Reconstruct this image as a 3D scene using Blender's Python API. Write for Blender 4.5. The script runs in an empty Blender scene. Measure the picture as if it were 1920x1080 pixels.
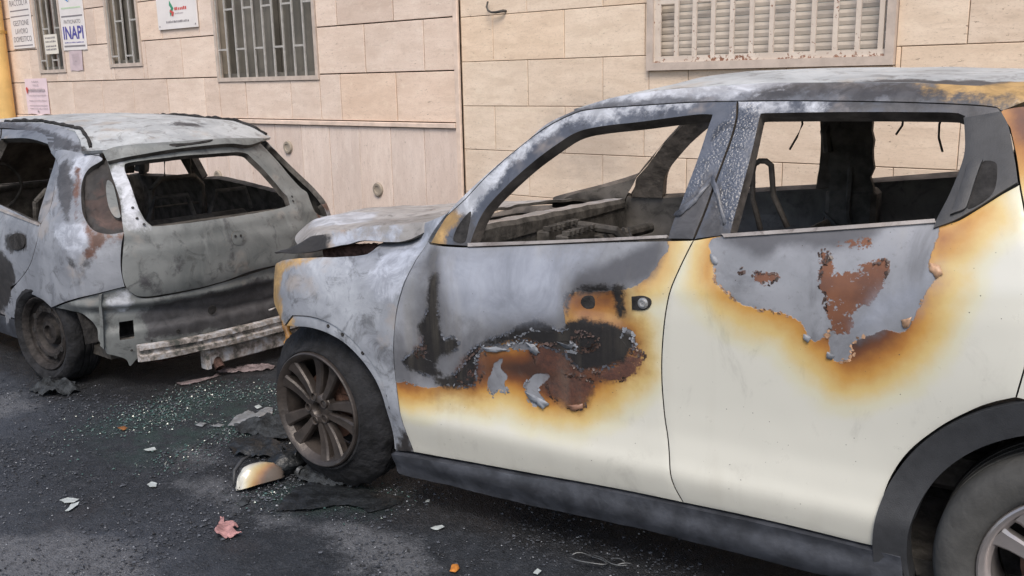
import bpy, bmesh, math, random
import numpy as np
from mathutils import Vector, Matrix, noise
from mathutils.geometry import delaunay_2d_cdt
random.seed(7); rng = np.random.default_rng(7)
scene = bpy.context.scene
COL = scene.collection

# ------------------------------------------------------------------ camera, sky, sun, exposure
FOC, PITCH, ROLL, YAW = 1776.7, 0.2179, -0.020478, 0.573909
CP = np.array([2.51569, -3.33768, 1.56249])
cf = np.array([-math.sin(YAW)*math.cos(PITCH), math.cos(YAW)*math.cos(PITCH), -math.sin(PITCH)])
r0 = np.array([math.cos(YAW), math.sin(YAW), 0.0]); u0 = np.cross(r0, cf)
cr = r0*math.cos(ROLL)+u0*math.sin(ROLL); cu = -r0*math.sin(ROLL)+u0*math.cos(ROLL)
cam = bpy.data.cameras.new('camera'); cam_o = bpy.data.objects.new('camera', cam); COL.objects.link(cam_o)
cam.sensor_width = 36.0; cam.lens = FOC*36.0/1920.0; cam.clip_start = 0.05; cam.clip_end = 500
cam_o.matrix_world = Matrix(((cr[0], cu[0], -cf[0], CP[0]), (cr[1], cu[1], -cf[1], CP[1]), (cr[2], cu[2], -cf[2], CP[2]), (0, 0, 0, 1)))
scene.camera = cam_o

SUN_EL, SUN_AZ = math.radians(52), math.radians(152)       # azimuth clockwise from +Y
world = bpy.data.worlds.new('World'); scene.world = world; world.use_nodes = True
wn_ = world.node_tree; wn_.nodes.clear()
sky = wn_.nodes.new('ShaderNodeTexSky'); sky.sky_type = 'NISHITA'; sky.sun_disc = False
sky.sun_elevation = SUN_EL; sky.sun_rotation = SUN_AZ; sky.air_density = 1.0; sky.dust_density = 3.0
bg = wn_.nodes.new('ShaderNodeBackground'); bg.inputs['Strength'].default_value = 0.12
wo = wn_.nodes.new('ShaderNodeOutputWorld')
wn_.links.new(sky.outputs[0], bg.inputs[0]); wn_.links.new(bg.outputs[0], wo.inputs[0])
sl = bpy.data.lights.new('sun', 'SUN'); sl.energy = 1.5; sl.angle = math.radians(24); sl.color = (1.0, .92, .82)
so = bpy.data.objects.new('sun', sl); COL.objects.link(so)
sd = Vector((math.sin(SUN_AZ)*math.cos(SUN_EL), math.cos(SUN_AZ)*math.cos(SUN_EL), math.sin(SUN_EL)))
so.rotation_euler = sd.to_track_quat('Z', 'Y').to_euler()
scene.view_settings.view_transform = 'Standard'; scene.view_settings.look = 'None'
scene.view_settings.exposure = 0.65; scene.view_settings.gamma = 1.0

# ------------------------------------------------------------------ survey helpers (pixel -> point on a surface)
def project(P, M=None):
    P = np.asarray(P, float)
    if M is not None: P = P@M[:3, :3].T+M[:3, 3]
    d = P-CP; z = d@cf
    return np.stack([960+FOC*(d@cr)/z, 540-FOC*(d@cu)/z], -1)
def ray(u, v):
    d = cf+cr*(u-960)/FOC-cu*(v-540)/FOC
    return d
def on_plane(u, v, P0, N):
    d = ray(u, v); N = np.asarray(N, float)
    return CP+d*(((np.asarray(P0)-CP)@N)/(d@N))
def on_ground(u, v, z=0.0): return on_plane(u, v, (0, 0, z), (0, 0, 1))

def smooth_table(pts, sig=.02, lo=-.2, hi=2.0, step=.005):
    zs = np.arange(lo, hi, step); p = np.array(pts, float)
    v = np.interp(zs, p[:, 0], p[:, 1])
    k = int(4*sig/step); g = np.exp(-.5*(np.arange(-k, k+1)*step/sig)**2); g /= g.sum()
    v = np.convolve(np.pad(v, k, mode='edge'), g, mode='valid')
    return lambda z: np.interp(z, zs, v)
def sstep(a, b, x):
    t = np.clip((x-a)/(b-a), 0, 1); return t*t*(3-2*t)

class Surf:
    """outer skin given by two numbers (s, z); s runs along the side, z is height"""
    M = None; smin, smax, zmin, zmax = -1, 3.3, .1, 1.55
    def normal(self, s, z):
        h = .004
        a = self.P(s+h, z)-self.P(s-h, z); b = self.P(s, z+h)-self.P(s, z-h)
        n = np.cross(a, b); return n/np.maximum(np.linalg.norm(n, axis=1, keepdims=True), 1e-9)
    def grid(self):
        S, Z = np.meshgrid(np.arange(self.smin, self.smax, .03), np.arange(self.zmin, self.zmax, .03))
        S = S.ravel(); Z = Z.ravel(); P = self.P(S, Z); n = self.normal(S, Z)
        if self.M is not None: P = P@self.M[:3, :3].T+self.M[:3, 3]; n = n@self.M[:3, :3].T
        f = ((CP-P)*n).sum(1) > 0
        self.g = (S[f], Z[f], project(P[f]))
    def inv(self, px):
        if not hasattr(self, 'g'): self.grid()
        px = np.asarray(px, float); S, Z, G = self.g
        d = ((px[:, None, :]-G[None])**2).sum(2); i = d.argmin(1)
        s = S[i].copy(); z = Z[i].copy(); h = 1e-4
        for _ in range(12):
            p = project(self.P(s, z), self.M); r = px-p
            a = (project(self.P(s+h, z), self.M)-p)/h; b = (project(self.P(s, z+h), self.M)-p)/h
            AA = (a*a).sum(1)+900; BB = (b*b).sum(1)+900; AB = (a*b).sum(1); ra = (a*r).sum(1); rb = (b*r).sum(1)
            det = AA*BB-AB*AB
            s = s+np.clip((ra*BB-rb*AB)/det, -.06, .06); z = z+np.clip((rb*AA-ra*AB)/det, -.06, .06)
        return np.stack([s, z], 1)

# near car: x runs rearward from the front axle, y towards the wall
secD = smooth_table([(0, .76), (.12, .80), (.2, .842), (.28, .850), (.36, .868), (.40, .874), (.44, .862), (.52, .849), (.60, .847), (.70, .852), (.80, .855),
                     (.88, .851), (.91, .842), (.98, .822), (1.05, .797), (1.1, .775), (1.2, .735), (1.3, .69), (1.4, .64), (1.46, .605), (1.5, .572), (1.53, .52), (1.56, .44)], .014)
secF = smooth_table([(0, .80), (.2, .84), (.4, .855), (.6, .868), (.7, .868), (.8, .858), (.88, .838), (.93, .80), (.965, .74), (.985, .66), (1.0, .56)], .014)
class SideA(Surf):
    smin, smax, zmin, zmax = -.62, 3.25, .12, 1.555
    def hw(self, x, z):
        x = np.asarray(x, float); z = np.asarray(z, float)
        dlt = .15*np.clip((x-.7)/1.43, 0, 1.15)
        w = sstep(.50, .95, z)*(1-sstep(1.12, 1.45, z))
        h = secD(z-w*dlt)
        t = sstep(.22, .60, x)
        h = h*t+secF(z)*(1-t)
        h = h+.022*np.exp(-((x-.02)/.30)**2-((z-.62)/.2)**2)+.036*np.exp(-((x-2.50)/.34)**2-((z-.78)/.22)**2)
        h = h-.016*np.exp(-((x-1.22)/.085)**4-((z-.885)/.05)**4)        # cup behind the front handle
        h = h+.004*np.sin(x*9+z*5)*np.exp(-((x-.9)/.5)**2-((z-.75)/.25)**2)
        h = h-1.95*np.maximum(0, -.05-x)**2
        h = h-.9*np.maximum(0, x-2.75)**2
        return h
    def P(self, s, z):
        s = np.asarray(s, float); z = np.asarray(z, float)
        return np.stack([s, -self.hw(s, z), z], -1)
class SideARight(SideA):
    def P(self, s, z):
        p = super().P(s, z); p[..., 1] *= -1; return p
    def normal(self, s, z): return -super().normal(s, z)
SA = SideA(); SAR = SideARight()

# far car: its own frame, x rearward from its rear axle, y towards the wall
WA = 0.131259
WDIR = np.array([-math.cos(WA), math.sin(WA), 0.0]); WN = np.array([math.sin(WA), math.cos(WA), 0.0])
B0 = np.array([-2.1, .22, 0.0])
MB = np.eye(4); MB[:3, 0] = -WDIR; MB[:3, 1] = WN; MB[:3, 2] = (0, 0, 1); MB[:3, 3] = B0
hB = smooth_table([(0, .74), (.2, .785), (.3, .80), (.5, .825), (.65, .828), (.75, .82), (.85, .80), (.93, .772), (1.1, .685), (1.25, .59), (1.32, .54), (1.36, .48), (1.40, .38)], .02)
xB = smooth_table([(0, .56), (.2, .60), (.3, .62), (.5, .65), (.58, .675), (.75, .685), (.84, .672), (.89, .645), (1.0, .585), (1.1, .525), (1.2, .455), (1.26, .405), (1.30, .35), (1.36, .15), (1.4, -.1)], .014)
AB_ = .50
_th = np.linspace(0, math.pi, 1500)
def _plan(n): return AB_*np.abs(np.sin(_th))**(2/n), -.8*np.sign(np.cos(_th))*np.abs(np.cos(_th))**(2/n)
_lo, _hi = _plan(2.9), _plan(2.0)                       # plan of the tail: boxier at the waist, rounder at the roof
def _arc(c): return np.concatenate([[0], np.cumsum(np.hypot(np.diff(c[0]), np.diff(c[1])))])
_LL, _LH = _arc(_lo), _arc(_hi); LB = _LL[-1]; _LH = _LH/_LH[-1]*LB
class ShellB(Surf):
    smin, smax, zmin, zmax = -2.4, LB-.15, .12, 1.385
    def __init__(self): self.M = MB
    def P(self, s, z):
        s = np.asarray(s, float); z = np.asarray(z, float)+0*s; h = hB(z); x0 = xB(z)-AB_; w = sstep(.80, 1.18, z)
        sc = np.clip(s, 0, LB)
        X = x0+(1-w)*np.interp(sc, _LL, _lo[0])+w*np.interp(sc, _LH, _hi[0])+np.minimum(s, 0)
        X = np.where(s > LB, x0-(s-LB), X)
        Y = ((1-w)*np.interp(sc, _LL, _lo[1])+w*np.interp(sc, _LH, _hi[1]))/.8*h
        Y = Y+np.where(s < -1.9, (-1.9-s)**2*.35, 0)
        return np.stack([X, Y, z], -1)
SB = ShellB()

# ------------------------------------------------------------------ polygons and panel meshes
def densify(poly, step=.012, smooth=True):
    """closed outline; a point given as (x, y, 1) stays a sharp corner, runs between corners become splines"""
    pts = [np.array(p[:2], float) for p in poly]; cor = [len(p) > 2 or not smooth for p in poly]
    n = len(pts); out = []
    for i in range(n):
        p1, p2 = pts[i], pts[(i+1) % n]
        p0 = pts[i-1] if not cor[i] else p1-(p2-p1); p3 = pts[(i+2) % n] if not cor[(i+1) % n] else p2+(p2-p1)
        L = np.linalg.norm(p2-p1); k = max(1, int(math.ceil(L/step)))
        for j in range(k):
            t = j/k
            out.append(.5*(2*p1+(p2-p0)*t+(2*p0-5*p1+4*p2-p3)*t*t+(3*p1-p0-3*p2+p3)*t**3))
    return np.array(out)
def area(P): return .5*np.sum(P[:, 0]*np.roll(P[:, 1], -1)-np.roll(P[:, 0], -1)*P[:, 1])
def inset(P, d):
    if area(P) < 0: P = P[::-1]
    t = np.roll(P, -1, 0)-np.roll(P, 1, 0); t /= np.maximum(np.linalg.norm(t, axis=1, keepdims=True), 1e-9)
    return P+np.stack([-t[:, 1], t[:, 0]], 1)*d
def sdf(pts, poly):
    """positive inside"""
    pts = np.asarray(pts, float); a = np.asarray(poly, float); b = np.roll(a, -1, 0); out = np.empty(len(pts))
    for k in range(0, len(pts), 4000):
        p = pts[k:k+4000, None, :]; e = b-a; w = p-a
        t = np.clip((w*e).sum(2)/np.maximum((e*e).sum(1), 1e-12), 0, 1)
        d = np.sqrt((((w-e*t[..., None]))**2).sum(2)).min(1)
        c = ((a[:, 1] > p[..., 1]) != (b[:, 1] > p[..., 1])) & (p[..., 0] < (b[:, 0]-a[:, 0])*(p[..., 1]-a[:, 1])/np.where(b[:, 1] == a[:, 1], 1e-9, b[:, 1]-a[:, 1])+a[:, 0])
        out[k:k+4000] = np.where(c.sum(1) % 2 == 1, d, -d)
    return out

def link(name, me, parent=None):
    o = bpy.data.objects.new(name, me); COL.objects.link(o)
    if parent is not None: o.parent = parent
    return o
def mesh_obj(name, V, F, mats, parent=None, smooth=True, midx=None):
    me = bpy.data.meshes.new(name); me.from_pydata([tuple(map(float, v)) for v in V], [], [tuple(map(int, f)) for f in F])
    for m in (mats if isinstance(mats, (list, tuple)) else [mats]): me.materials.append(m)
    if midx is not None: me.polygons.foreach_set('material_index', np.asarray(midx, dtype=np.int32))
    if smooth: me.polygons.foreach_set('use_smooth', np.ones(len(me.polygons), dtype=bool))
    me.update()
    return link(name, me, parent)
def px(surf, poly):
    """outline in photo pixels -> outline on the skin"""
    q = surf.inv(np.array([p[:2] for p in poly], float))
    return [tuple(a)+tuple(p[2:]) for a, p in zip(q, poly)]
ZONES = ('blist', 'brown', 'scorch', 'bare', 'dark', 'char', 'rust', 'ash')
def cdt(outer, holes, g, surf=None):
    loops = [outer]+holes; V = []; E = []
    for lp in loops:
        b = len(V); V += [tuple(p) for p in lp]; n = len(lp); E += [(b+i, b+(i+1) % n) for i in range(n)]
    lo = outer.min(0); hi = outer.max(0)
    xs = np.arange(lo[0], hi[0], g); ys = np.arange(lo[1], hi[1], g*.866)
    X, Y = np.meshgrid(xs, ys); X = X+(np.arange(len(ys)) % 2)[:, None]*g*.5
    G = np.stack([X.ravel(), Y.ravel()], 1)
    d = sdf(G, outer)
    for h in holes: d = np.minimum(d, -sdf(G, h))
    G = G[d > .45*g]
    r = delaunay_2d_cdt([Vector(v) for v in V]+[Vector(v) for v in G.tolist()], E, [], 0, 1e-6)
    P = np.array([(v.x, v.y) for v in r[0]]); T = np.array([t for t in r[2] if len(t) == 3])
    c = P[T].mean(1); keep = sdf(c, outer) > 0
    for h in holes: keep &= sdf(c, h) < 0
    T = T[keep]
    a = P[T]; ar = (a[:, 1, 0]-a[:, 0, 0])*(a[:, 2, 1]-a[:, 0, 1])-(a[:, 2, 0]-a[:, 0, 0])*(a[:, 1, 1]-a[:, 0, 1])
    T[ar < 0] = T[ar < 0][:, ::-1]
    return P, T[np.abs(ar) > 1e-9]
def panel(name, parent, surf, outline, holes=(), mats=None, depth=.02, gap=.002, g=.016, zones=None, off=0.0, smooth=True, step=.012, bump=None, flip=False):
    outer = inset(densify(outline, step, smooth), gap)
    hs = [inset(densify(h, step, smooth), -gap*.2) for h in holes]
    P2, T = cdt(outer, hs, g)
    N = surf.normal(P2[:, 0], P2[:, 1])*(-1 if flip else 1)
    F0 = surf.P(P2[:, 0], P2[:, 1])+N*off
    if bump is not None: F0 = F0+N*np.asarray(bump(P2, F0))[:, None]
    n = len(F0); ed = {}
    # rounded lip: the rim of the skin sinks a touch
    for t in T:
        for a, b in ((t[0], t[1]), (t[1], t[2]), (t[2], t[0])):
            if (b, a) in ed: del ed[(b, a)]
            else: ed[(a, b)] = 1
    rim = np.unique([e for e in ed for e in e]) if ed else np.array([], int)
    F0[rim] -= N[rim]*.0015
    BK = F0-N*depth
    V = [F0, BK]; F = [list(t) for t in T]+[[a+n for a in t[::-1]] for t in T]
    mi = [0]*len(T)+[1]*len(T)
    ren = {v: i for i, v in enumerate(rim)}; b0 = 2*n; m = len(rim)
    V += [F0[rim], F0[rim]-N[rim]*depth]
    for (a, b) in ed:
        F.append([b0+ren[b], b0+ren[a], b0+m+ren[a], b0+m+ren[b]]); mi.append(2)
    V = np.concatenate(V)
    if surf is SAR or flip: F = [f[::-1] for f in F]
    mats = list(mats) if isinstance(mats, (list, tuple)) else [mats]
    while len(mats) < 3: mats.append(mats[-1])
    o = mesh_obj(name, V, F, mats, parent, True, mi)
    zz = zones or {}
    for k in ZONES:
        at = o.data.attributes.new(k, 'FLOAT', 'POINT'); val = np.full(len(V), -9.0)
        if k in zz:
            d = np.max([sdf(P2, q) for q in zz[k]], axis=0); val[:n] = d; val[n:2*n] = d; val[2*n:2*n+m] = d[rim]; val[2*n+m:] = d[rim]
        at.data.foreach_set('value', val.astype(np.float32))
    return o

# ------------------------------------------------------------------ things and small mesh parts
def thing(name, label, cat, loc=(0, 0, 0), group=None, M=None):
    o = bpy.data.objects.new(name, None); COL.objects.link(o); o.empty_display_size = .2
    if M is not None: o.matrix_world = Matrix(M.tolist())
    else: o.location = loc
    o['label'] = label; o['category'] = cat
    if group: o['group'] = group
    return o
def tag(o, label=None, cat=None, group=None, kind=None):
    for k, v in (('label', label), ('category', cat), ('group', group), ('kind', kind)):
        if v: o[k] = v
    return o
class MBld:
    def __init__(self): self.V = []; self.F = []; self.mi = []
    def add(self, V, F, mi=0):
        b = len(self.V); self.V += [tuple(map(float, v)) for v in V]; self.F += [tuple(b+i for i in f) for f in F]; self.mi += [mi]*len(F); return self
    def box(self, lo, hi, R=None, mi=0, bev=0.0):
        lo = np.array(lo, float); hi = np.array(hi, float)
        if bev <= 0:
            c = np.array([(x, y, z) for x in (lo[0], hi[0]) for y in (lo[1], hi[1]) for z in (lo[2], hi[2])])
            F = [(0, 1, 3, 2), (4, 6, 7, 5), (0, 4, 5, 1), (2, 3, 7, 6), (0, 2, 6, 4), (1, 5, 7, 3)]
        else:
            c = []; idx = {}
            for ix in (0, 1):
                for iy in (0, 1):
                    for iz in (0, 1):
                        k = np.array([ix, iy, iz]); base = np.where(k, hi, lo); sg = np.where(k, -1, 1)
                        for a in range(3):
                            q = base+sg*bev; q[a] = base[a]; idx[(ix, iy, iz, a)] = len(c); c.append(q)
            F = []
            for a in range(3):
                o1, o2 = [(1, 2), (2, 0), (0, 1)][a]
                for s in (0, 1):
                    ks = []
                    for (p, q) in ((0, 0), (1, 0), (1, 1), (0, 1)):
                        k = [0, 0, 0]; k[a] = s; k[o1] = p; k[o2] = q; ks.append(idx[tuple(k)+(a,)])
                    F.append(tuple(ks if s else ks[::-1]))
            for a in range(3):      # bevelled edges running along axis a
                o1, o2 = [(1, 2), (2, 0), (0, 1)][a]
                for p in (0, 1):
                    for q in (0, 1):
                        k0 = [0, 0, 0]; k0[o1] = p; k0[o2] = q; k1 = list(k0); k1[a] = 1
                        f = [idx[tuple(k0)+(o1,)], idx[tuple(k1)+(o1,)], idx[tuple(k1)+(o2,)], idx[tuple(k0)+(o2,)]]
                        F.append(tuple(f if (p == q) == False else f[::-1]))
            for key in [(x, y, z) for x in (0, 1) for y in (0, 1) for z in (0, 1)]:
                F.append(tuple(idx[key+(a,)] for a in ((0, 1, 2) if sum(key) % 2 else (2, 1, 0))))
            c = np.array(c)
        if R is not None: c = c@R[:3, :3].T+R[:3, 3]
        return self.add(c, F, mi)
    def tube(self, path, r, n=8, mi=0, cap=True):
        path = [np.array(p, float) for p in path]; rs = r if isinstance(r, (list, tuple)) else [r]*len(path)
        V = []; up = np.array([.13, .27, .95])
        for i, p in enumerate(path):
            t = path[min(i+1, len(path)-1)]-path[max(i-1, 0)]; t /= max(np.linalg.norm(t), 1e-9)
            a = np.cross(t, up)
            if np.linalg.norm(a) < .1: a = np.cross(t, (1, 0, 0))
            a /= np.linalg.norm(a); b = np.cross(t, a)
            V += [p+rs[i]*(a*math.cos(k*2*math.pi/n)+b*math.sin(k*2*math.pi/n)) for k in range(n)]
        F = [(i*n+k, i*n+(k+1) % n, (i+1)*n+(k+1) % n, (i+1)*n+k) for i in range(len(path)-1) for k in range(n)]
        if cap: F += [tuple(range(n))[::-1], tuple((len(path)-1)*n+k for k in range(n))]
        return self.add(V, F, mi)
    def lathe(self, prof, n=48, mi=0, wob=None, closed=False):
        """profile (r, y) about the Y axis"""
        V = []; m = len(prof)
        for k in range(n):
            a = 2*math.pi*k/n
            for (r, y) in prof:
                rr = r if wob is None else wob(r, y, a)
                V.append((rr*math.cos(a), y, rr*math.sin(a)))
        F = []
        for k in range(n):
            for j in range(m if closed else m-1):
                j2 = (j+1) % m
                F.append((k*m+j, k*m+j2, ((k+1) % n)*m+j2, ((k+1) % n)*m+j))
        return self.add(V, F, mi)
    def prism(self, poly, y0, y1, mi=0, R=None):
        """outline in (x, z) pushed from y0 to y1"""
        P = np.array([p[:2] for p in poly], float)
        if area(P) < 0: P = P[::-1]
        n = len(P); V = [(a, y0, b) for a, b in P]+[(a, y1, b) for a, b in P]
        F = [tuple(range(n)), tuple(range(2*n-1, n-1, -1))]+[((i+1) % n, i, n+i, n+(i+1) % n) for i in range(n)]
        V = np.array(V)
        if R is not None: V = V@R[:3, :3].T+R[:3, 3]
        return self.add(V, F, mi)
    def build(self, name, mats, parent=None, smooth=False, auto=None):
        o = mesh_obj(name, self.V, self.F, mats, parent, smooth, self.mi)
        if auto is not None: sharp(o, auto)
        return o
def sharp(o, deg=35):
    bm = bmesh.new(); bm.from_mesh(o.data); bmesh.ops.recalc_face_normals(bm, faces=bm.faces)
    for f in bm.faces: f.smooth = True
    for e in bm.edges: e.smooth = not (len(e.link_faces) == 2 and e.calc_face_angle(0) > math.radians(deg))
    bm.to_mesh(o.data); bm.free(); return o
def fbm(p, sc, oct=4): return noise.fractal(Vector(p)*sc, .8, 2.1, oct)

# ------------------------------------------------------------------ materials
class NT:
    def __init__(self, name):
        self.m = bpy.data.materials.new(name); self.m.use_nodes = True; self.t = self.m.node_tree; self.t.nodes.clear()
        self.out = self.N('ShaderNodeOutputMaterial'); self.b = self.N('ShaderNodeBsdfPrincipled'); self.L(self.b.outputs[0], self.out.inputs[0])
        self.co = self.N('ShaderNodeTexCoord').outputs['Object']
    def N(self, t, **k):
        n = self.t.nodes.new(t)
        for a, v in k.items(): setattr(n, a, v)
        return n
    def L(self, a, b): self.t.links.new(a, b)
    def put(self, sock, v):
        if hasattr(v, 'is_output') or isinstance(v, bpy.types.NodeSocket): self.L(v, sock)
        elif isinstance(v, (tuple, list)): sock.default_value = tuple(v)+((1.0,) if len(v) == 3 and len(sock.default_value) == 4 else ())
        else: sock.default_value = v
    def vec(self, scale=(1, 1, 1), loc=(0, 0, 0), rot=(0, 0, 0), src=None):
        n = self.N('ShaderNodeMapping'); self.L(src or self.co, n.inputs[0]); n.inputs['Scale'].default_value = scale; n.inputs['Location'].default_value = loc; n.inputs['Rotation'].default_value = rot
        return n.outputs[0]
    def noise(self, scale, detail=4, rough=.55, vec=None, dist=0.0, color=False):
        n = self.N('ShaderNodeTexNoise'); self.L(vec or self.co, n.inputs['Vector'])
        n.inputs['Scale'].default_value = scale; n.inputs['Detail'].default_value = detail; n.inputs['Roughness'].default_value = rough; n.inputs['Distortion'].default_value = dist
        return n.outputs[1 if color else 0]
    def voro(self, scale, vec=None, feature='F1', out='Distance'):
        n = self.N('ShaderNodeTexVoronoi'); n.feature = feature; self.L(vec or self.co, n.inputs['Vector']); n.inputs['Scale'].default_value = scale
        return n.outputs[out]
    def math(self, op, a, b=0.0, c=0.0, clamp=False):
        n = self.N('ShaderNodeMath', operation=op, use_clamp=clamp)
        for i, v in enumerate((a, b, c)): self.put(n.inputs[i], v)
        return n.outputs[0]
    def add(self, a, b): return self.math('ADD', a, b)
    def mul(self, a, b): return self.math('MULTIPLY', a, b)
    def smooth(self, x, lo, hi, t0=0.0, t1=1.0):
        n = self.N('ShaderNodeMapRange', interpolation_type='SMOOTHSTEP'); self.put(n.inputs[0], x)
        for i, v in enumerate((lo, hi, t0, t1)): self.put(n.inputs[1+i], v)
        return n.outputs[0]
    def mix(self, f, a, b, mode='MIX'):
        n = self.N('ShaderNodeMix', data_type='RGBA', blend_type=mode); self.put(n.inputs[0], f); self.put(n.inputs[6], a); self.put(n.inputs[7], b)
        return n.outputs[2]
    def fmix(self, f, a, b):
        n = self.N('ShaderNodeMix', data_type='FLOAT'); self.put(n.inputs[0], f); self.put(n.inputs[2], a); self.put(n.inputs[3], b)
        return n.outputs[0]
    def ramp(self, f, stops, mode='LINEAR'):
        n = self.N('ShaderNodeValToRGB'); cr_ = n.color_ramp; cr_.interpolation = mode
        while len(cr_.elements) < len(stops): cr_.elements.new(.5)
        for e, (p, c) in zip(cr_.elements, stops): e.position = p; e.color = tuple(c)+(1,) if isinstance(c, (tuple, list)) else (c, c, c, 1)
        self.put(n.inputs[0], f); return n.outputs[0]
    def attr(self, name):
        n = self.N('ShaderNodeAttribute', attribute_name=name); return n.outputs['Fac']
    def bump(self, h, strength=.3, dist=.01, prev=None):
        n = self.N('ShaderNodeBump'); self.put(n.inputs['Height'], h); n.inputs['Strength'].default_value = strength; n.inputs['Distance'].default_value = dist
        if prev is not None: self.L(prev, n.inputs['Normal'])
        return n.outputs[0]
    def fin(self, color=None, rough=None, spec=None, metal=None, normal=None, coat=None, coatr=None):
        for k, v in (('Base Color', color), ('Roughness', rough), ('Specular IOR Level', spec), ('Metallic', metal), ('Normal', normal), ('Coat Weight', coat), ('Coat Roughness', coatr)):
            if v is not None: self.put(self.b.inputs[k], v)
        return self.m
def plain(name, col, rough=.6, spec=.4, var=.3, scale=12, metal=0.0, bstr=.0, bsc=40):
    t = NT(name); n = t.noise(scale, 5, .6); f = t.smooth(n, .3, .7)
    c = t.mix(f, tuple(x*(1-var) for x in col), tuple(min(1, x*(1+var)) for x in col))
    return t.fin(c, rough, spec, metal, t.bump(t.noise(bsc, 4), bstr, .01) if bstr else None)

def paint_layers(t, base, base_rough, hshift=-.012, hs=1.0):
    """paint -> scorched halo -> bare primer -> smoke, char, rust, pale blue-grey tone, each where its own patch is"""
    n1 = t.math('SUBTRACT', t.noise(22, 5, .65), .5); n2 = t.math('SUBTRACT', t.noise(95, 5, .7), .5); n0 = t.math('SUBTRACT', t.noise(7, 3, .5), .5)
    warp = lambda a, k1, k2, k0=0.0: t.add(t.add(t.attr(a), t.mul(n0, k0)), t.add(t.mul(n1, k1), t.mul(n2, k2)))
    h = t.add(t.mul(warp('scorch', .030/hs, .008/hs, .07/hs), hs), hshift)
    hr = t.smooth(h, -.14, .08); hr.node.interpolation_type = 'LINEAR'
    halo = t.ramp(hr, [(0, base), (.22, tuple(b*k for b, k in zip(base, (1, .97, .82)))), (.42, (.56, .43, .19)), (.60, (.47, .26, .065)), (.72, (.34, .145, .03)), (.85, (.14, .05, .018)), (1.0, (.05, .024, .016))])
    c = t.mix(t.smooth(h, -.14, -.10), base, halo)
    r = t.fmix(t.smooth(h, -.08, .05), base_rough, .42)
    g = t.noise(5, 5, .6); g2 = t.noise(60, 6, .75)
    bare = t.mix(t.smooth(g, .35, .65), (.185, .195, .215), (.26, .272, .30))
    bare = t.mix(t.mul(t.smooth(g2, .55, .72), .5), bare, (.11, .11, .115))
    smk = t.mul(t.smooth(t.noise(6, 6, .65, t.vec((1, 1, .6), loc=(2, 0, 3)), .8), .48, .72), .55); bare = t.mix(smk, bare, (.075, .077, .085)); bare = t.mix(t.mul(t.smooth(t.noise(16, 6, .7, None, 1.2), .60, .74), .35), bare, (.36, .375, .41))
    fb = t.smooth(warp('bare', .020, .013), -.0015, .0015)
    c = t.mix(fb, c, bare); r = t.fmix(fb, r, .44)
    smh = t.mul(t.smooth(warp('char', .09, .02, .10), -.10, .01), .62); c = t.mix(smh, c, t.mix(fb, (.15, .06, .02), (.070, .070, .078)))
    fd = t.smooth(warp('dark', .02, .012), -.022, .018); c = t.mix(t.mul(fd, .9), c, t.mix(g2, (.05, .052, .06), (.085, .085, .095))); r = t.fmix(fd, r, .5)
    fr = t.mul(t.smooth(warp('rust', .045, .05), -.002, .003), t.smooth(t.add(n1, n2), -.22, -.10))
    c = t.mix(fr, c, t.mix(t.smooth(g, .35, .62), (.085, .036, .024), (.165, .066, .032))); r = t.fmix(fr, r, .65)
    fw = t.mul(t.smooth(warp('brown', .06, .03), -.022, .022), .93); c = t.mix(fw, c, t.mix(t.smooth(g2, .35, .65), (.045, .022, .018), (.105, .042, .026))); r = t.fmix(fw, r, .5)
    fc = t.mul(t.smooth(warp('char', .040, .030), -.012, .009), t.smooth(t.add(t.noise(13, 6, .7, t.vec(loc=(1, 4, 2)), .5), t.mul(t.math('MINIMUM', t.attr('brown'), .02), -1.5)), .34, .40)); c = t.mix(fc, c, t.mix(g2, (.013, .013, .014), (.030, .029, .030))); r = t.fmix(fc, r, .6)
    fa = t.smooth(warp('ash', .06, .02, .08), -.05, .05); c = t.mix(t.mul(fa, .85), c, t.mix(t.smooth(t.noise(5, 6, .65, None, .8), .32, .68), (.20, .22, .265), (.34, .37, .44))); r = t.fmix(fa, r, .6)  # pale blue-grey layer; on the front door it paints in the reflected sky
    sp = t.smooth(t.voro(55), .045, .03); c = t.mix(t.mul(sp, t.smooth(t.noise(9), .5, .62)), c, (.03, .025, .02))
    edge = t.add(t.mul(fb, -1.0), t.add(t.add(t.mul(fc, .55), t.mul(fw, t.mul(t.noise(45, 5, .7), 1.6))), t.mul(fr, .35)))
    return c, r, edge, fb, fc, g2
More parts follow.
